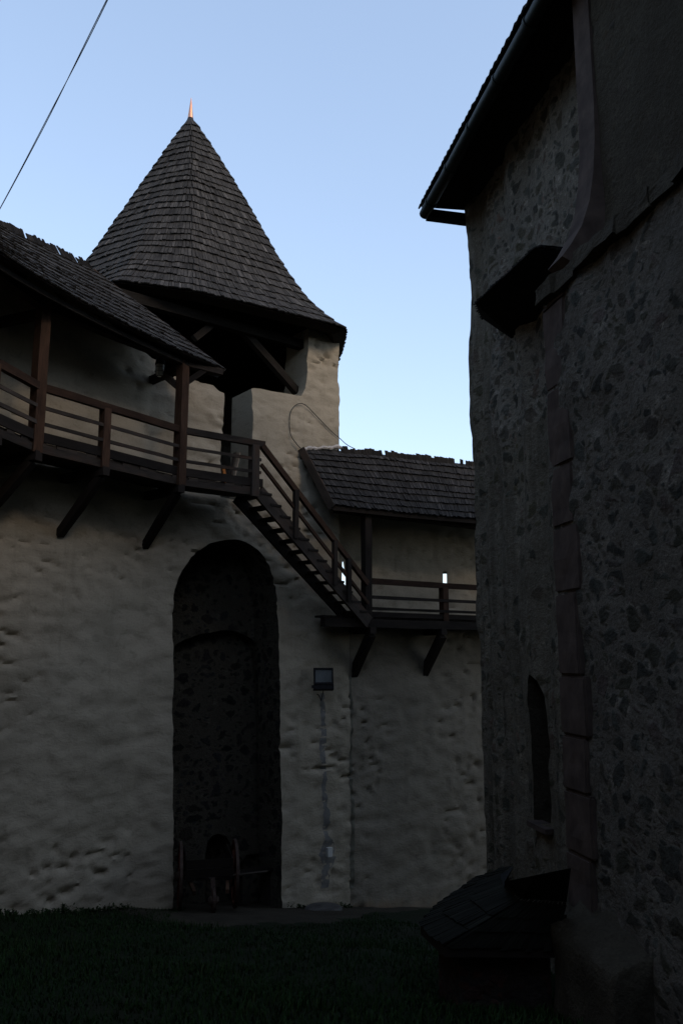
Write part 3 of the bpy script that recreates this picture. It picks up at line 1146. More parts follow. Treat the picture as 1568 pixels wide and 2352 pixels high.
# ================================================================== lower covered walkway (right)
B0, B1 = V((-0.42, 18.82, 0)), V((6.3, 23.4, 0))
bd = (B1 - B0).normalized()
bn = V((bd.y, -bd.x, 0))
rw = thing('covered_walkway', 'lower timber walkway under its own shingle roof at the foot of the stairs', 'walkway', (2.5, 20.8, -.3), 'covered timber walkways along the castle wall')
b = MB()
n = int((B1 - B0).length / .2)
for k in range(n):
    p, q = B0.lerp(B1, (k + .03) / n), B0.lerp(B1, (k + .97) / n)
    rr = R()
    b.prism([p + bn * .03 + up * .88, q + bn * .03 + up * .88, q - bn * 1.25 + up * .88, p - bn * 1.25 + up * .88], (0, 0, .05), rr) if k > 1 else b.prism([p + bn * .03 + up * .88, q + bn * .03 + up * .88, q - bn * .35 + up * .88, p - bn * .35 + up * .88], (0, 0, .05), rr)
b.build('deck', 'timber_dark', rw)
part('fascia_beam', 'timber_dark', rw, (B0 + up * .77, B1 + up * .77, .18, .2))
part('toe_board', 'timber_dark', rw, (B0 + V((.5, .34, 0)) + up * .98 + bn * .05, B1 + up * .98 + bn * .05, .04, .12))
PB = Plane(tuple(B0.xy), tuple(B1.xy))
BP = lambda px: PB.pt(PB.uz(px, 1400)[0], 0)
s0 = BP(842)
part('top_rail', 'timber', rw, (s0 + up * 1.76 + bn * .02, B1 + up * 1.76 + bn * .02, .09, .13))
part('mid_rail', 'timber_dark', rw, (s0 + up * 1.38 + bn * .08, B1 + up * 1.38 + bn * .08, .035, .075))
part('mid_rail', 'timber_dark', rw, (s0 + up * 1.115 + bn * .08, B1 + up * 1.115 + bn * .08, .035, .065))
wood_post('post', s0, .75, 3.55, .19, rw, 'timber_dark', (bn.x, bn.y, 0))
wood_post('post', BP(1240), .75, 3.55, .19, rw, 'timber_dark', (bn.x, bn.y, 0))
wood_post('baluster', BP(1019), .75, 1.72, .17, rw, 'timber', (bn.x, bn.y, 0))
for px in (850, 1012, 1190):
    p = BP(px)
    b = MB()
    b.beam(p + up * .61 + bn * .12, p - bn * .75 + up * .61, .16, .15)
    br = b.build('bracket', 'timber_dark', rw)
    b = MB()
    b.beam(p + up * .52 + bn * .02, p - bn * .72 + up * -.42, .17, .19, jit=.008)
    b.build('strut', 'timber_dark', br)
ER = [V(p) for p in [(-0.20, 18.72, 3.42), (1.5, 19.9, 3.45), (3.48, 21.12, 3.49), (6.4, 23.1, 3.52)]]
RR = [V(p) for p in [(-0.93, 19.02, 4.86), (1.0, 20.45, 5.05), (3.66, 22.3, 5.20), (6.6, 24.35, 5.28)]]
e2, r2_ = paired(ER), paired(RR)
b = MB()
shingles(b, e2, r2_, 0, 9, 0.07, 0.030, 1, 1.0, samples=40, jit=.35, overlap=1.5)
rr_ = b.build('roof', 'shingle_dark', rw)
b = MB()
rows = []
for i in range(13):
    t_ = i / 12
    e, r_ = e2(t_), r2_(t_)
    bk = V((r_.x - bn.x * 1.2, r_.y - bn.y * 1.2, r_.z - 1.35)) if t_ > .2 else V((r_.x - bn.x * .25, r_.y - bn.y * .25, r_.z - .5))
    rows.append([b.add(q) for q in (e - V((0, 0, .01)), r_ - V((0, 0, .01)), bk, bk - V((0, 0, .1)), r_ - V((0, 0, .14)), e - V((0, 0, .11)))])
for a, c in zip(rows, rows[1:]):
    for j in range(6):
        b.face((a[j], a[(j + 1) % 6], c[(j + 1) % 6], c[j]))
b.face(rows[0])
b.face(rows[-1][::-1])
b.build('boarding', 'timber_dark', rr_)
comb(r2_, e2, 80, rr_, 0.155, 1.0, mat='timber_shaded', hmin=.03, hmax=.12)
part('verge_board', 'timber_grey', rr_, (e2(0) - up * .05 - bd * .02, r2_(0) - up * .03 - bd * .02, .045, .17))
part('plate_beam', 'timber_dark', rw, (s0 - bd * .9 + up * 3.38, B1 + up * 3.38, .16, .16))
# mortar fillet where the roof top meets the tower
b = MB()
fl = [(694, 1034), (706, 1030), (722, 1033), (738, 1029), (752, 1032), (766, 1027), (776, 1030)]
pts = []
for p in fl:
    u, z = PW.uz(*p)
    pts.append(PW.pt(u, z, -.09 + U(-.02, .02)))
b.tube(smooth_pts(pts, 2), [.045 + U(-.018, .018) for _ in smooth_pts(pts, 2)], 7)
b.build('mortar_fillet', 'pale_rock', rr_, smooth=True)

# ================================================================== floodlight, junction box
u, z = PW.uz(727, 1553)
fl_ = thing('floodlight', 'square black floodlight fixed to the pale wall right of the arch', 'floodlight', PW.pt(u, z, -.1))
o0 = PW.pt(u, z, 0)
ux, ou = PW.d.copy(), -PW.k
# lamp head leans back and is turned a little towards the yard
ang = radians(30)
fx = (ux * cos(ang) + ou * sin(ang)).normalized()
fo = (ou * cos(ang) - ux * sin(ang)).normalized()
tl = radians(14)
fu = (up * cos(tl) - fo * sin(tl)).normalized()
ff = (fo * cos(tl) + up * sin(tl)).normalized()
c0 = o0 + ou * .26


def fbox(b, cx, cz, cd, w, h, d):
    cx, cz, w, h = cx * .9, cz * .9, w * .9, h * .9
    p = c0 + fx * cx + fu * cz + ff * cd
    b.beam(p - fx * w / 2, p + fx * w / 2, d, h, up=fu, jit=0, seg=1)


b = MB()
q = [c0 + fx * sx * .15 + fu * sz * .11 - ff * .15 for sx, sz in ((-1, -1), (1, -1), (1, 1), (-1, 1))]
q2 = [c0 + fx * sx * .225 + fu * sz * .175 - ff * .0 for sx, sz in ((-1, -1), (1, -1), (1, 1), (-1, 1))]
ia = [b.add(p) for p in q]
ib = [b.add(p) for p in q2]
b.face(ia[::-1])
for i in range(4):
    b.face((ia[i], ia[(i + 1) % 4], ib[(i + 1) % 4], ib[i]))
b.face(ib)
b.build('housing', 'black_metal', fl_)
b = MB()
fbox(b, 0, .185, .02, .49, .04, .06)
fbox(b, 0, -.185, .02, .49, .05, .06)
fbox(b, -.225, 0, .02, .04, .33, .058)
fbox(b, .225, 0, .02, .04, .33, .058)
b.build('rim', 'black_metal', fl_)
b = MB()
fbox(b, 0, 0, .016, .41, .33, .012)
b.build('glass', 'lamp_glass', fl_)
b = MB()
fbox(b, .0, -.27, -.05, .50, .12, .17)
fbox(b, -.25, -.25, -.03, .09, .06, .06)
b.build('gear_box', 'black_metal', fl_)
b = MB()
b.beam(o0 - up * .22, o0 + ou * .20 - up * .26, .1, .03)
b.build('bracket', 'black_metal', fl_)
b = MB()
b.tube(smooth_pts([c0 - fu * .3, c0 - up * .45 + ou * -.05, c0 - up * .55 - ou * .12 + ux * .03, c0 - up * .52 - ou * .17 + ux * .06, c0 - up * .42 - ou * .2 + ux * .02, o0 - up * .4 + ou * .02], 2), .011, 6)
b.build('lead', 'cable', fl_, smooth=True)

u, z = PW.uz(753, 1956)
jb = MB()
jb.beam(PW.pt(u - .065, z, -.05), PW.pt(u + .065, z, -.05), .08, .19, jit=0, seg=1)
tag(jb.build('junction_box', 'white_plastic'), 'small white electrical box low on the wall below the floodlight', 'box')

# ================================================================== handcart in the arch
gc = V((-2.62, 17.25, 0))
gc.z = gz(gc.x, gc.y)
ct = thing('handcart', 'old two wheeled wooden cart standing in the mouth of the dark arch', 'cart', gc)
ca = radians(6)
cf = V((sin(ca) * 1 + .12, -cos(ca), 0)).normalized()      # towards the yard
cs = V((-cf.y, cf.x, 0))
sl = gz(gc.x, gc.y)


def wheel(c, rad, parent, spokes=10, w=.06):
    b = MB()
    n_ = 28
    rin = rad - .065
    for k in range(n_):
        a0, a1 = 2 * pi * k / n_, 2 * pi * (k + 1) / n_
        P_ = lambda a_, r_, s_: c + cf * (cos(a_) * r_) + up * (sin(a_) * r_) + cs * s_ * w / 2
        q = [P_(a0, rad, -1), P_(a1, rad, -1), P_(a1, rad, 1), P_(a0, rad, 1)]
        b.poly(q)
        b.poly([P_(a0, rin, -1), P_(a1, rin, -1), P_(a1, rin, 1), P_(a0, rin, 1)])
        for s_ in (-1, 1):
            b.poly([P_(a0, rin, s_), P_(a1, rin, s_), P_(a1, rad, s_), P_(a0, rad, s_)])
    for k in range(spokes):
        a_ = 2 * pi * k / spokes
        b.beam(c + (cf * cos(a_) + up * sin(a_)) * .06, c + (cf * cos(a_) + up * sin(a_)) * (rin + .01), .04, .035, up=cs)
    o_ = b.build('wheel', 'red_paint', parent)
    b = MB()
    b.tube([c - cs * .1, c - cs * .06, c + cs * .06, c + cs * .1], [.05, .085, .085, .05], 12)
    b.build('hub', 'iron', o_, smooth=True)
    b = MB()
    pr = [c + cf * (cos(2 * pi * k / n_) * (rad + .006)) + up * (sin(2 * pi * k / n_) * (rad + .006)) for k in range(n_ + 1)]
    for p, q in zip(pr, pr[1:]):
        m_ = ((p + q) * .5 - c).normalized()
        b.beam(p, q, w * .9, .014, up=m_, jit=0, seg=1)
    b.build('tyre', 'iron', o_)


RW = .62
for s_ in (-1, 1):
    wheel(gc + cs * (.53 * s_) + up * (RW + .01), RW, ct)
fw = gc + cf * .62
fw.z = gz(fw.x, fw.y)
wheel(fw + up * .22 + cs * .08, .21, ct, 6, .06)
part('axle', 'iron', ct, (gc - cs * .62 + up * RW, gc + cs * .62 + up * RW, .08, .08))
bb = gc + up * .66
b = MB()
for k in range(5):
    y_ = -.36 + k * .18
    b.beam(bb + cs * y_ - cf * .75, bb + cs * y_ + cf * .5, .165, .035)
for s_ in (-1, 1):
    for z_ in (.12, .29):
        b.beam(bb + cs * (.43 * s_) - cf * .75 + up * z_, bb + cs * (.43 * s_) + cf * .5 + up * z_, .03, .15)
for z_ in (.12, .29):
    b.beam(bb - cs * .43 + cf * .5 + up * z_, bb + cs * .43 + cf * .5 + up * z_, .03, .15)
b.build('body', 'timber_dark', ct)
for s_ in (-1, 1):
    part('shaft', 'timber', ct, (bb + cs * .36 * s_ + cf * .3 - up * .06, bb + cs * .3 * s_ + cf * 1.0 - up * .10, .06, .07))
part('front_fork', 'iron', ct, (fw + up * .24 + cs * .08, fw + up * .6 + cs * .06 - cf * .1, .09, .03))
q0, q1 = back_uz(479, 2018, .55), back_uz(614, 2001, .55)
pole = MB()
pole.tube([at_y(479, 2018, 16.72), at_y(614, 2001, 17.75)], .022, 8)
tag(pole.build('pole', 'timber_grey'), 'long grey wooden pole lying across the cart in the arch', 'pole')
b = MB()
lg = PW.pt(*back_uz(617, 2086, .5), .5)
lg.z = gz(lg.x, lg.y)
b.beam(lg, lg + up * .78, .08, .08)
q = lg - PW.d * .72
b.beam(V((q.x, q.y, lg.z)), V((q.x, q.y, lg.z + .78)), .08, .08)
b.beam(lg + up * .8 + PW.d * .1, V((q.x, q.y, lg.z + .8)) - PW.d * .1, .3, .05)
tag(b.build('trestle', 'timber_dark'), 'dark wooden trestle standing against the right side of the arch', 'trestle')

# ================================================================== church on the right
ch = thing('church', 'dark rubble stone church with red corner stones, on the right', 'church', (4.0, 6.0, -3.0))
rough = lambda p: fbm(V((p.x, p.y, p.z * .8)) * .7, 4) * .06 + fbm(p * 3.2, 4) * .022 - max(0, noise.noise(p * 2.2) - .25) * .05
FA, FB = (1.97, 12.0), (3.42, 4.9)
PF = Plane(FB, FA)          # wall seen from the yard
far_path = Path([FA, FB])


def farmat(s, z):
    return 1 if z > 3.1 + fbm(V((s * .8, z * .5, 3)), 2) * .7 and s > .75 + .4 * fbm(V((1, z * .7, s)), 2) else 0


# blind lancet niche
pl = Plane(FA, FB)
lan_px = [(1216, 1892), (1213, 1600), (1214, 1568), (1218, 1549), (1234, 1562), (1246, 1600), (1251, 1680), (1255, 1892)]
PFv = Plane(FA, FB)
lan = [PFv.uz(*p) for p in lan_px]
lcut = MB()
inn_f = V((-(PFv.d.y), PFv.d.x, 0))
lcut.prism([PFv.pt(u_, z_) - inn_f * .5 for u_, z_ in dens(lan, .12, .01, 5)], inn_f * .78, .5, 2)
def banded(p):
    s_ = (V((FA[0], FA[1], 0)) - V((p.x, p.y, 0))).length
    g_ = noise.noise(V((s_ * 2.6, p.z * .16, 4))) + .5 * noise.noise(V((s_ * 6.5, p.z * .3, 9)))
    return rough(p) + max(-.9, min(.7, g_ * 1.6)) * .055


wall('nave_wall', far_path, -4.5, 7.0, .9, .06, ['church_far', 'church_dense', 'church_render'], ch, disp=banded, cutters=[lcut], edge=.10, front_mat=farmat)
# sill stone of the niche
su = sum(a for a, z_ in lan) / len(lan)
part('sill', 'red_stone', ch, (PFv.pt(su - .25, -1.97) + inn_f * .04, PFv.pt(su + .26, -1.97) + inn_f * .04, .2, .06))
# the far end of the church and the rest of its shell
wall('east_wall', Path([(9.5, 13.55), (1.99, 12.05)]), -7, 7.0, .8, .25, ['church_far', 'church_dense', 'church_render'], ch, disp=rough)
b = MB()
b.prism([(9.4, 13.4, -7), (14.5, 12.5, -7), (15.6, -9, -7), (5.3, -9, -7), (3.2, 5.6, -7)], (0, 0, 13.9))
b.build('shell', 'church_far', ch)

# unseen mass added behind the nave's far end to shade the right wall
b = MB()
blocker_pts = [(9.4, 12.9), (4.2, 13.2), (5.2, 16.4), (8.2, 18.6), (12.0, 18.4), (14.4, 16.0), (14.6, 12.4)]
b.prism([(x, y, -7.2) for x, y in blocker_pts], (0, 0, 13.9))
b.build('blocker_wall', 'church_far', ch)
b = MB()
ctop = V((9.4, 14.6, 10.6))
cev = [V((9.4 + (x - 9.4) * 1.08, 14.6 + (y - 14.6) * 1.08, 6.6)) for x, y in blocker_pts]
for p, q in zip(cev, cev[1:] + cev[:1]):
    b.poly([p, q, ctop])
    b.poly([p, q, V((9.4, 14.6, 6.55))])
b.build('blocker_roof', 'shingle_dark', ch)

# big projecting block, two stages
LA = V((1.985, 7.6, 0))
ld = V((.22, -.975, 0)).normalized()
ln_ = V((-ld.y * -1, 0, 0))
lout = V((ld.y, -ld.x, 0))          # towards the yard
if lout.x > 0:
    lout = -lout
LE = LA + ld * 9.5
XB = LA + V((1.35, .28, 0))
ZS = 3.42
wall('buttress', Path([tuple(XB.xy), tuple(LA.xy), tuple(LE.xy)], 1), -5.2, ZS, 1.0, .07, ['church_near', 'church_render', 'church_dense'], ch, disp=rough)
UA = V((2.42, 7.6, 0))
UE = UA + ld * 9.3
wall('upper_stage', Path([tuple((UA + V((1.2, .25, 0))).xy), tuple(UA.xy), tuple(UE.xy)], 1), ZS - .1, 6.95, .9, .08, ['church_render', 'church_near'], ch, disp=lambda p: rough(p) * .6)
# weathering course between the stages: broken stone ledge
b = MB()
n = 26
x0 = 0
while x0 < 9.2:
    L_ = U(.28, .5)
    a = LA + ld * x0 + lout * .03
    e_ = LA + ld * (x0 + L_ - .012) + lout * .03
    h0 = U(-.02, .02)
    o1 = U(.05, .10)
    cr_ = [a + up * (ZS - .06 + h0) + lout * o1, a + up * (ZS + .10 + h0) + lout * (o1 - U(0, .05)), a + up * (ZS + .42) - lout * .50, a + up * (ZS - .05) - lout * .5]
    dd_ = e_ - a
    b.prism(cr_, dd_)
    x0 += L_
cor = b.build('weathering_course', 'church_render', ch)
me = cor.data
bm = bmesh.new()
bm.from_mesh(me)
bmesh.ops.subdivide_edges(bm, edges=bm.edges[:], cuts=2, use_grid_fill=True)
for v_ in bm.verts:
    v_.co += V((noise.noise(v_.co * 6) * .03, noise.noise(v_.co * 6 + V((5, 5, 5))) * .03, noise.noise(v_.co * 5 + V((9, 1, 5))) * .035))
bm.to_mesh(me)
bm.free()
# red quoins
z_ = -2.1
qi = 0
while z_ < ZS - .12:
    h_ = U(.45, .85)
    h_ = min(h_, ZS - .1 - z_)
    w_ = (.44 if qi % 2 else .37) + U(-.03, .03)
    b = MB()
    pr = [LA + lout * .035 + V((.0, .03, 0)) + up * z_, LA + lout * .035 + ld * w_ + up * z_, LA - lout * .25 + ld * w_ + up * z_, LA - lout * .25 + V((0, .03, 0)) + up * z_]
    b.prism(pr, (0, 0, h_ - .006))
    qo = b.build('quoin', 'red_stone', ch)
    bm = bmesh.new()
    bm.from_mesh(qo.data)
    bmesh.ops.bevel(bm, geom=bm.edges[:], offset=.018, segments=2, affect='EDGES')
    bmesh.ops.subdivide_edges(bm, edges=[e for e in bm.edges if e.calc_length() > .12], cuts=3, use_grid_fill=True)
    for v_ in bm.verts:
        v_.co += V((noise.noise(v_.co * 5), noise.noise(v_.co * 5 + V((4, 4, 4))), 0)) * .014
    bm.to_mesh(qo.data)
    bm.free()
    z_ += h_
    qi += 1
# curved coping at the corner of the upper stage
b = MB()
pro = [(0.03, 6.95), (.03, 5.3), (.04, 4.95), (.07, 4.6), (.12, 4.3), (.20, 4.05), (.31, 3.86), (.40, 3.74)]
outl = [UA + V((-o_, -.02 + o_ * .1, z2)) for o_, z2 in pro]
inl = [UA + V((.10, 0, z2)) for z2 in (3.40, 6.95)]
b.prism(outl + inl, ld * .30)
b.build('curved_coping', 'red_stone', ch)

# eaves, gutter and roof
GA = V((1.29, 11.92, 6.78))
gd = V((.188, -.982, 0)).normalized()
GE = GA + gd * 19
b = MB()
gp = [GA + gd * (19 * i / 60) + up * (noise.noise(V((i * .4, 0, 0))) * .012) for i in range(61)]
b.tube(gp, .085, 12)
b.build('gutter', 'gutter', ch, smooth=True, angle=50)
gut = bpy.data.objects['gutter']
for k in range(8):
    p = GA + gd * (.35 + k * .92)
    b = MB()
    b.tube([p + gd * -.02, p + gd * .02], .097, 12)
    b.build('gutter_joint', 'gutter', gut, smooth=True, angle=50)
inw = V((.98, .2, 0))
b = MB()
a = GA + up * .05 + gd * .22 + inw * .1
b.prism([a, a + gd * 18.7, a + gd * 18.7 + inw * 1.6 + up * .22, a + inw * .95 + up * .12], (0, 0, .08))
b.build('soffit', 'timber_dark', ch)
part('end_beam', 'black_metal', ch, (GA + inw * .04 + up * -.005, GA + inw * .85 + V((0, .0, -.02)), .14, .14), jit=0.002)
# roof slopes
rz = 16.2
ra, rb = V((8.0, 7.5, rz)), V((9.8, -9, rz))
b = MB()
e0, e1 = GA + up * .14 - inw * .05, GE + up * .14 - inw * .05
f0, f1 = V((14.8, 13.6, 6.9)), V((17.5, -9.5, 6.9))
b.poly([e0, e1, rb, ra])
b.poly([f0, ra, rb, f1])
b.poly([e0, ra, f0])
b.poly([e1, f1, rb])
b.poly([e0 - up * .03, f0 - up * .03, f1 - up * .03, e1 - up * .03])
chr_ = b.build('roof', 'shingle_dark', ch)
b = MB()
for k in range(150):
    p = e0 + (e1 - e0) * (k / 150)
    sl_ = (ra - e0).normalized()
    sl_ = V((.62, .12, .77))
    b.beam(p - sl_ * (.05 + U(0, .03)) + up * .02, p + sl_ * .3 + up * .02, .115, .022, up=(-.77, 0, .62), seg=1)
b.build('eave_course', 'shingle_dark', chr_)

# pent roof over the polygonal bay (seen from below)
T_ = [at_z(1229, 568, 4.42), at_z(1091, 697, 4.42), at_z(1106, 731, 4.42), at_z(1194, 758, 4.42)]
h0 = V((2.30, 8.15, 4.42))
T_ = [V((2.72, 8.66, 4.42))] + T_
b = MB()
inn_pts = [V((2.85, 8.62, 4.5)), V((2.72, 8.95, 4.6)), V((2.33, 10.4, 4.75)), V((2.30, 10.7, 4.75)), V((2.2, 11.5, 4.7))]
low_in = [V((2.9, 8.6, 4.2)), V((2.75, 8.9, 4.2)), V((2.4, 10.4, 4.2)), V((2.38, 10.7, 4.2)), V((2.25, 11.5, 4.25))]
for pts3 in ((T_, inn_pts), (T_, low_in)):
    for i in range(4):
        b.poly([pts3[0][i], pts3[0][i + 1], pts3[1][i + 1], pts3[1][i]])
hood = b.build('bay_hood', 'felt', ch)
b = MB()
for i in range(4):
    p, q = T_[i], T_[i + 1]
    n = max(2, int((q - p).length / .07))
    for k in range(n):
        a = p.lerp(q, (k + .5) / n)
        ii = inn_pts[i].lerp(inn_pts[i + 1], (k + .5) / n)
        s2 = (ii - a).normalized()
        b.beam(a - s2 * U(-.015, .018) + up * .012, a + s2 * .3 + up * .02, .066, .02, up=(0, 0, 1), seg=1)
b.build('hood_shingle', 'shingle_dark', hood)

# footing with sloped top at the buttress corner
b = MB()
FT = at_y(1264, 2121, 7.35)
fp = LA + ld * .2
base = -4.2
c1 = V((FT.x, 7.35, base))
c2 = c1 + ld * .95
zt1 = FT.z
pts_b = [c1, c2, c2 - lout * .9, c1 - lout * .9]
tops = [V((c1.x, c1.y, zt1)), V((c2.x, c2.y, zt1 - .10)), V((c2.x, c2.y, zt1 + .10)) - lout * .55, V((c1.x, c1.y, zt1 + .30)) - lout * .55]
ib_ = [b.add(p) for p in pts_b]
it_ = [b.add(p) for p in tops]
b.face(ib_[::-1])
b.face(it_)
for i in range(4):
    b.face((ib_[i], ib_[(i + 1) % 4], it_[(i + 1) % 4], it_[i]))
ft = b.build('footing', 'church_render', ch)
bm = bmesh.new()
bm.from_mesh(ft.data)
bmesh.ops.subdivide_edges(bm, edges=bm.edges[:], cuts=14, use_grid_fill=True)
for v_ in bm.verts:
    v_.co += V((noise.noise(v_.co * 3), noise.noise(v_.co * 3 + V((4, 4, 4))), noise.noise(v_.co * 3 + V((8, 4, 1))))) * .05 + V((noise.noise(v_.co * 9), noise.noise(v_.co * 9 + V((4, 4, 4))), noise.noise(v_.co * 8 + V((8, 4, 1))))) * .03
bm.to_mesh(ft.data)
bm.free()
ft.data.polygons.foreach_set('use_smooth', [True] * len(ft.data.polygons))

# ================================================================== low shingled lean-to at the church foot
ZL = -2.37
lt = thing('lean_to', 'low mossy shingle roofed shed crouching at the foot of the church', 'shed', (1.4, 8.3, -3.0))
le = [at_z(1275, 2176, ZL), at_z(1020, 2175, ZL), at_z(965, 2124, ZL), at_z(1008, 2079, ZL), at_z(1080, 2046, ZL) + V((.15, .5, 0))]
zi = -2.0
li = [at_z(1300, 2072, zi), at_z(1196, 2064, zi), at_z(1157, 2038, zi), at_z(1160, 2026, zi) + V((0, .25, 0)), at_z(1180, 2020, zi) + V((.1, .5, 0))]
b = MB()
shingles(b, paired(le), paired(li), 0, 3, .048, .012, -1, 1.0, samples=60, jit=.25, overlap=1.25)
for f in b.f:
    pass
lro = b.build('roof', 'shingle_moss', lt)
b = MB()
for i in range(4):
    b.poly([le[i] - up * .02, le[i + 1] - up * .02, li[i + 1] - up * .02, li[i] - up * .02])
    b.poly([le[i] - up * .08, le[i + 1] - up * .08, li[i + 1] - up * .1, li[i] - up * .1])
    b.poly([le[i], le[i + 1], le[i + 1] - up * .08, le[i] - up * .08])
b.build('boarding', 'timber_dark', lro)
b = MB()
tp = [at_z(1310, 1994, -1.62), at_z(1230, 2010, -1.72), at_z(1158, 2025, -1.86)]
b.poly([li[0], li[1], tp[1], tp[0]])
b.poly([li[1], li[2], tp[2], tp[1]])
b.poly([li[2], li[3], li[4], tp[2]])
b.build('felt_cover', 'felt', lt)
cen = V((1.75, 8.6, 0))
wb = [p.lerp(V((cen.x, cen.y, p.z)), .16) for p in le]
b = MB()
for p, q in zip(wb, wb[1:]):
    b.prism([V((p.x, p.y, -4.2)), V((q.x, q.y, -4.2)), V((q.x, q.y, ZL)), V((p.x, p.y, ZL))], (V((cen.x, cen.y, 0)) - V((p.x, p.y, 0))).normalized() * .25)
b.build('shed_wall', 'brick_red', lt)

# pale stones by the lean-to
for lab, px, py, s in (('largest pale broken stone on the grass in front of the low shed', 1085, 2256, .13),
                       ('small pale stone left of the bigger one by the low shed', 1062, 2272, .065),
                       ('small pale stone just under the bigger one by the low shed', 1080, 2276, .055)):
    p = at_y(px, py, 7.0)
    k = 1.0
    for _ in range(30):
        v_ = ray(px, py)
        p = v_ * (7.0 * k)
        k += (p.z - gz(p.x, p.y)) * .04
    bm = bmesh.new()
    bmesh.ops.create_icosphere(bm, subdivisions=3, radius=1)
    for v_ in bm.verts:
        d_ = 1 + .35 * noise.noise(v_.co * 1.6 + V((px, 0, 0))) + .12 * noise.noise(v_.co * 5)
        v_.co = V((v_.co.x * s * 1.1, v_.co.y * s, v_.co.z * s * 1.2)) * d_
    me = bpy.data.meshes.new('stone')
    bm.to_mesh(me)
    bm.free()
    me.materials.append(M['pale_rock'])
    o_ = bpy.data.objects.new('stone', me)
    COL.objects.link(o_)
    o_.location = p + up * s * .5
    tag(o_, lab, 'stone', 'stones by the low shed')

# round stone cover by the wall
p = V((-.38, 18.75, 0))
p.z = gz(p.x, p.y)
b = MB()
b.tube([p - up * .1, p + up * .05, p + up * .07], [.40, .40, .37], 28)
tag(b.build('stone_cover', 'grey_stone', smooth=True), 'round flat stone cover lying on the ground by the wall', 'stone cover')

# ================================================================== overhead cable, top left
b = MB()
c0_, c1_ = at_y(-70, 605, 11.0), at_y(300, -110, 7.0)
N = 90
for ph in (0, pi):
    pts = []
    for i in range(N + 1):
        f = i / N
        p = c0_.lerp(c1_, f) - up * (.10 * 4 * f * (1 - f))
        tw_ = f * 7.5 + .6 * sin(f * 9)
        pts.append(p + V((cos(tw_ + ph), sin(tw_ + ph), .4 * sin(tw_ + ph))) * .0062)
    b.tube(pts, .0045, 6)
tag(b.build('overhead_cable', 'cable', smooth=True), 'twisted black overhead cable crossing the sky at top left', 'cable')

# ================================================================== dirt patch, grass, weeds
dpts = [(390, 2100), (430, 2122), (520, 2132), (640, 2128), (760, 2120), (860, 2096), (1000, 2082), (1120, 2078)]


def on_ground(px, py):
    v_ = ray(px, py)
    k = 10.0
    for _ in range(40):
        p = v_ * k
        k += (p.z - gz(p.x, p.y)) * .9
    return v_ * k


front = [on_ground(*p) for p in dpts]
b = MB()
rows = []
fr = paired(front)
for i in range(61):
    t_ = i / 60
    p = fr(t_)
    u = (p - PW.o).dot(PW.d)
    q = PW.pt(u, 0, 1.2)
    wob = noise.noise(V((t_ * 14, 0, 3))) * .22
    p2 = p - (q - V((p.x, p.y, 0))).normalized() * wob
    row = []
    for j in range(9):
        m_ = V((p2.x, p2.y, 0)).lerp(V((q.x, q.y, 0)), j / 8)
        row.append(b.add((m_.x, m_.y, gz(m_.x, m_.y) + .012 + (0 if j else -.02))))
    rows.append(row)
for a, c in zip(rows, rows[1:]):
    for j in range(8):
        b.face((a[j], a[j + 1], c[j + 1], c[j]))
dp = b.build('path', 'dirt', smooth=True, angle=60)
dp['kind'] = 'structure'
dirt_edge = [(V(p).x, V(p).y) for p in front]


def in_dirt(x, y):
    for (x0, y0), (x1, y1) in zip(dirt_edge, dirt_edge[1:]):
        if x0 <= x <= x1:
            return y > y0 + (y1 - y0) * (x - x0) / (x1 - x0) + noise.noise(V((x * 3, y * 3, 0))) * .2
    return False


def behind_wall(x, y):
    for (x0, y0), (x1, y1) in zip(W, W[1:]):
        if x0 <= x <= x1:
            return y > y0 + (y1 - y0) * (x - x0) / (x1 - x0) - .03
    return x < -7.4 or (x > .2 and y > 19.95 + (x - .2) * .7)


b = MB()
cnt = 0
tries = 0
while cnt < 46000 and tries < 400000:
    tries += 1
    y = 4.2 + 15.5 * R() ** 1.4
    x = U(-.47, .42) * y + U(-.3, .3)
    if behind_wall(x, y) or in_dirt(x, y):
        continue
    if x > 2.0 + .2 * (12 - y) if y > 7.6 else x > 1.95 + (7.6 - y) * .22:
        continue
    if noise.noise(V((x * 1.3, y * 1.3, 5))) < -.42 and R() < .6:
        continue
    z = gz(x, y)
    cl = noise.noise(V((x * .7, y * .7, 9)))
    h = U(.03, .085) * (1 + .6 * cl)
    a_ = U(0, 2 * pi)
    wd = U(.004, .009)
    ln2 = U(.2, .9) * h
    d2 = V((cos(a_), sin(a_), 0))
    s2 = V((-sin(a_), cos(a_), 0)) * wd
    p = V((x, y, z - .01))
    i0 = [b.add(p - s2), b.add(p + s2), b.add(p + s2 * .7 + d2 * ln2 * .4 + up * h * .65), b.add(p - s2 * .7 + d2 * ln2 * .4 + up * h * .65), b.add(p + d2 * ln2 + up * h)]
    rr = min(1, max(0, random.gauss(.4 + .3 * cl, .22)))
    b.face((i0[0], i0[1], i0[2], i0[3]), None, rr)
    b.face((i0[3], i0[2], i0[4]), None, rr)
    cnt += 1
gr = b.build('grass', 'blade')
gr['kind'] = 'stuff'

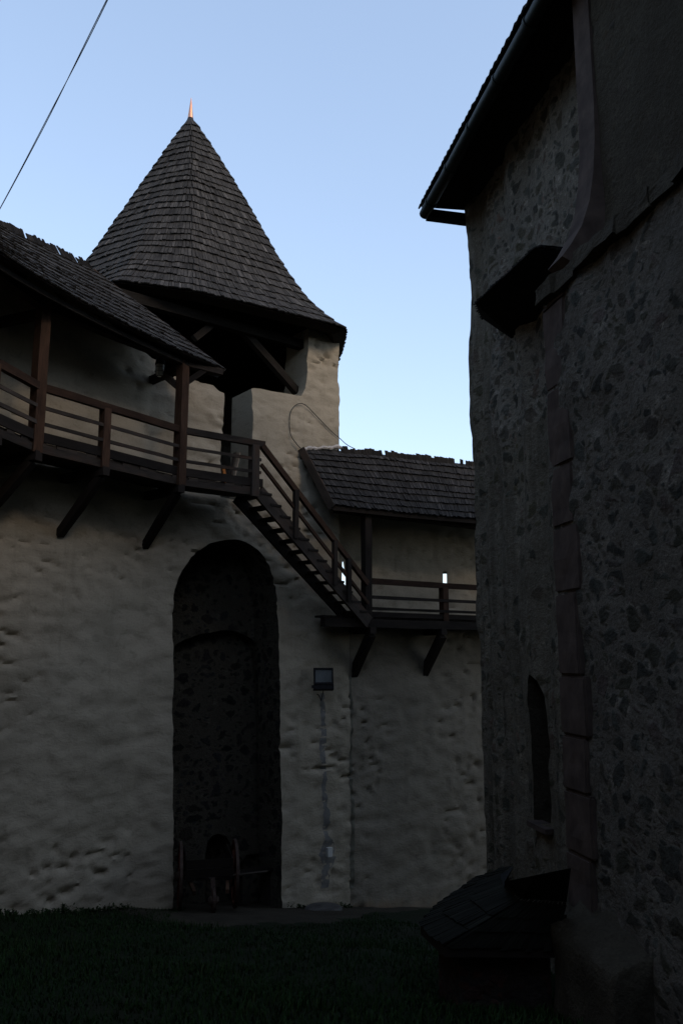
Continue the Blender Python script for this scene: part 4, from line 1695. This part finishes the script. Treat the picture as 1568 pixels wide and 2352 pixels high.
b = MB()
for k in range(260):
    s_ = S3 - U(.05, 4.2) if R() < .78 else S3 + U(3.5, 5.2)
    s_ = max(3, min(wall_path.len - .1, s_))
    p = wall_path.pos(s_) + wall_path.nrm(s_) * U(.03, .28)
    z = gz(p.x, p.y)
    hh = U(.04, .16) * (.5 + .9 * max(0, noise.noise(V((s_ * 2.2, 0, 1))) + .45))
    for j in range(int(U(5, 11))):
        a_ = U(0, 2 * pi)
        e_ = U(.25, 1.1)
        d2 = V((cos(a_) * cos(e_), sin(a_) * cos(e_), sin(e_)))
        st_ = V((p.x, p.y, z + hh * U(0, .8)))
        L_ = U(.03, .08)
        sd = V((-sin(a_), cos(a_), 0)) * L_ * U(.18, .35)
        i0 = [b.add(st_), b.add(st_ + d2 * L_ * .5 + sd), b.add(st_ + d2 * L_ - up * L_ * .15), b.add(st_ + d2 * L_ * .5 - sd)]
        b.face(i0, None, R())
wd_ = b.build('weeds', 'weed')
wd_['kind'] = 'stuff'

# ================================================================== sky, sun, camera
SUN_EL, SUN_ROT = radians(32), radians(131)
w = bpy.data.worlds.new('World')
SC.world = w
w.use_nodes = True
nt = w.node_tree
bg = nt.nodes['Background']
sk = nt.nodes.new('ShaderNodeTexSky')
sk.sky_type = 'NISHITA'
sk.sun_disc = False
sk.sun_elevation = SUN_EL
sk.sun_rotation = SUN_ROT
sk.air_density = 1.0
sk.dust_density = 1.0
sk.ozone_density = 1.5
gm = nt.nodes.new('ShaderNodeGamma')
gm.inputs[1].default_value = 0.60
nt.links.new(sk.outputs[0], gm.inputs[0])
tn = nt.nodes.new('ShaderNodeMix')
tn.data_type = 'RGBA'
tn.blend_type = 'MULTIPLY'
tn.inputs[0].default_value = 1
tn.inputs[7].default_value = (0.97, 1.005, 1.07, 1)
nt.links.new(gm.outputs[0], tn.inputs[6])
nt.links.new(tn.outputs[2], bg.inputs[0])
bg.inputs[1].default_value = 0.15

ld_ = bpy.data.lights.new('sun', 'SUN')
ld_.energy = 0.48
ld_.angle = radians(18)
ld_.color = (1, .77, .55)
so = bpy.data.objects.new('sun', ld_)
COL.objects.link(so)
sd_ = V((sin(SUN_ROT) * cos(SUN_EL), cos(SUN_ROT) * cos(SUN_EL), sin(SUN_EL)))
so.rotation_euler = sd_.to_track_quat('Z', 'Y').to_euler()
so.location = (8, -8, 20)

cam = bpy.data.cameras.new('camera')
cam.sensor_fit = 'VERTICAL'
cam.sensor_height = 22.2
cam.lens = FOC / 2352 * 22.2
cam.clip_end = 2000
cam.clip_start = .05
co_ = bpy.data.objects.new('camera', cam)
COL.objects.link(co_)
co_.location = (0, 0, 0)
co_.rotation_euler = (radians(90) + PITCH, 0, 0)
SC.camera = co_

SC.view_settings.view_transform = 'Standard'
SC.view_settings.look = 'None'
SC.view_settings.gamma = 1
SC.view_settings.exposure = 1.67
SC.view_settings.use_curve_mapping = False
SC.cycles.max_bounces = 4
SC.cycles.diffuse_bounces = 1
SC.cycles.use_denoising = True
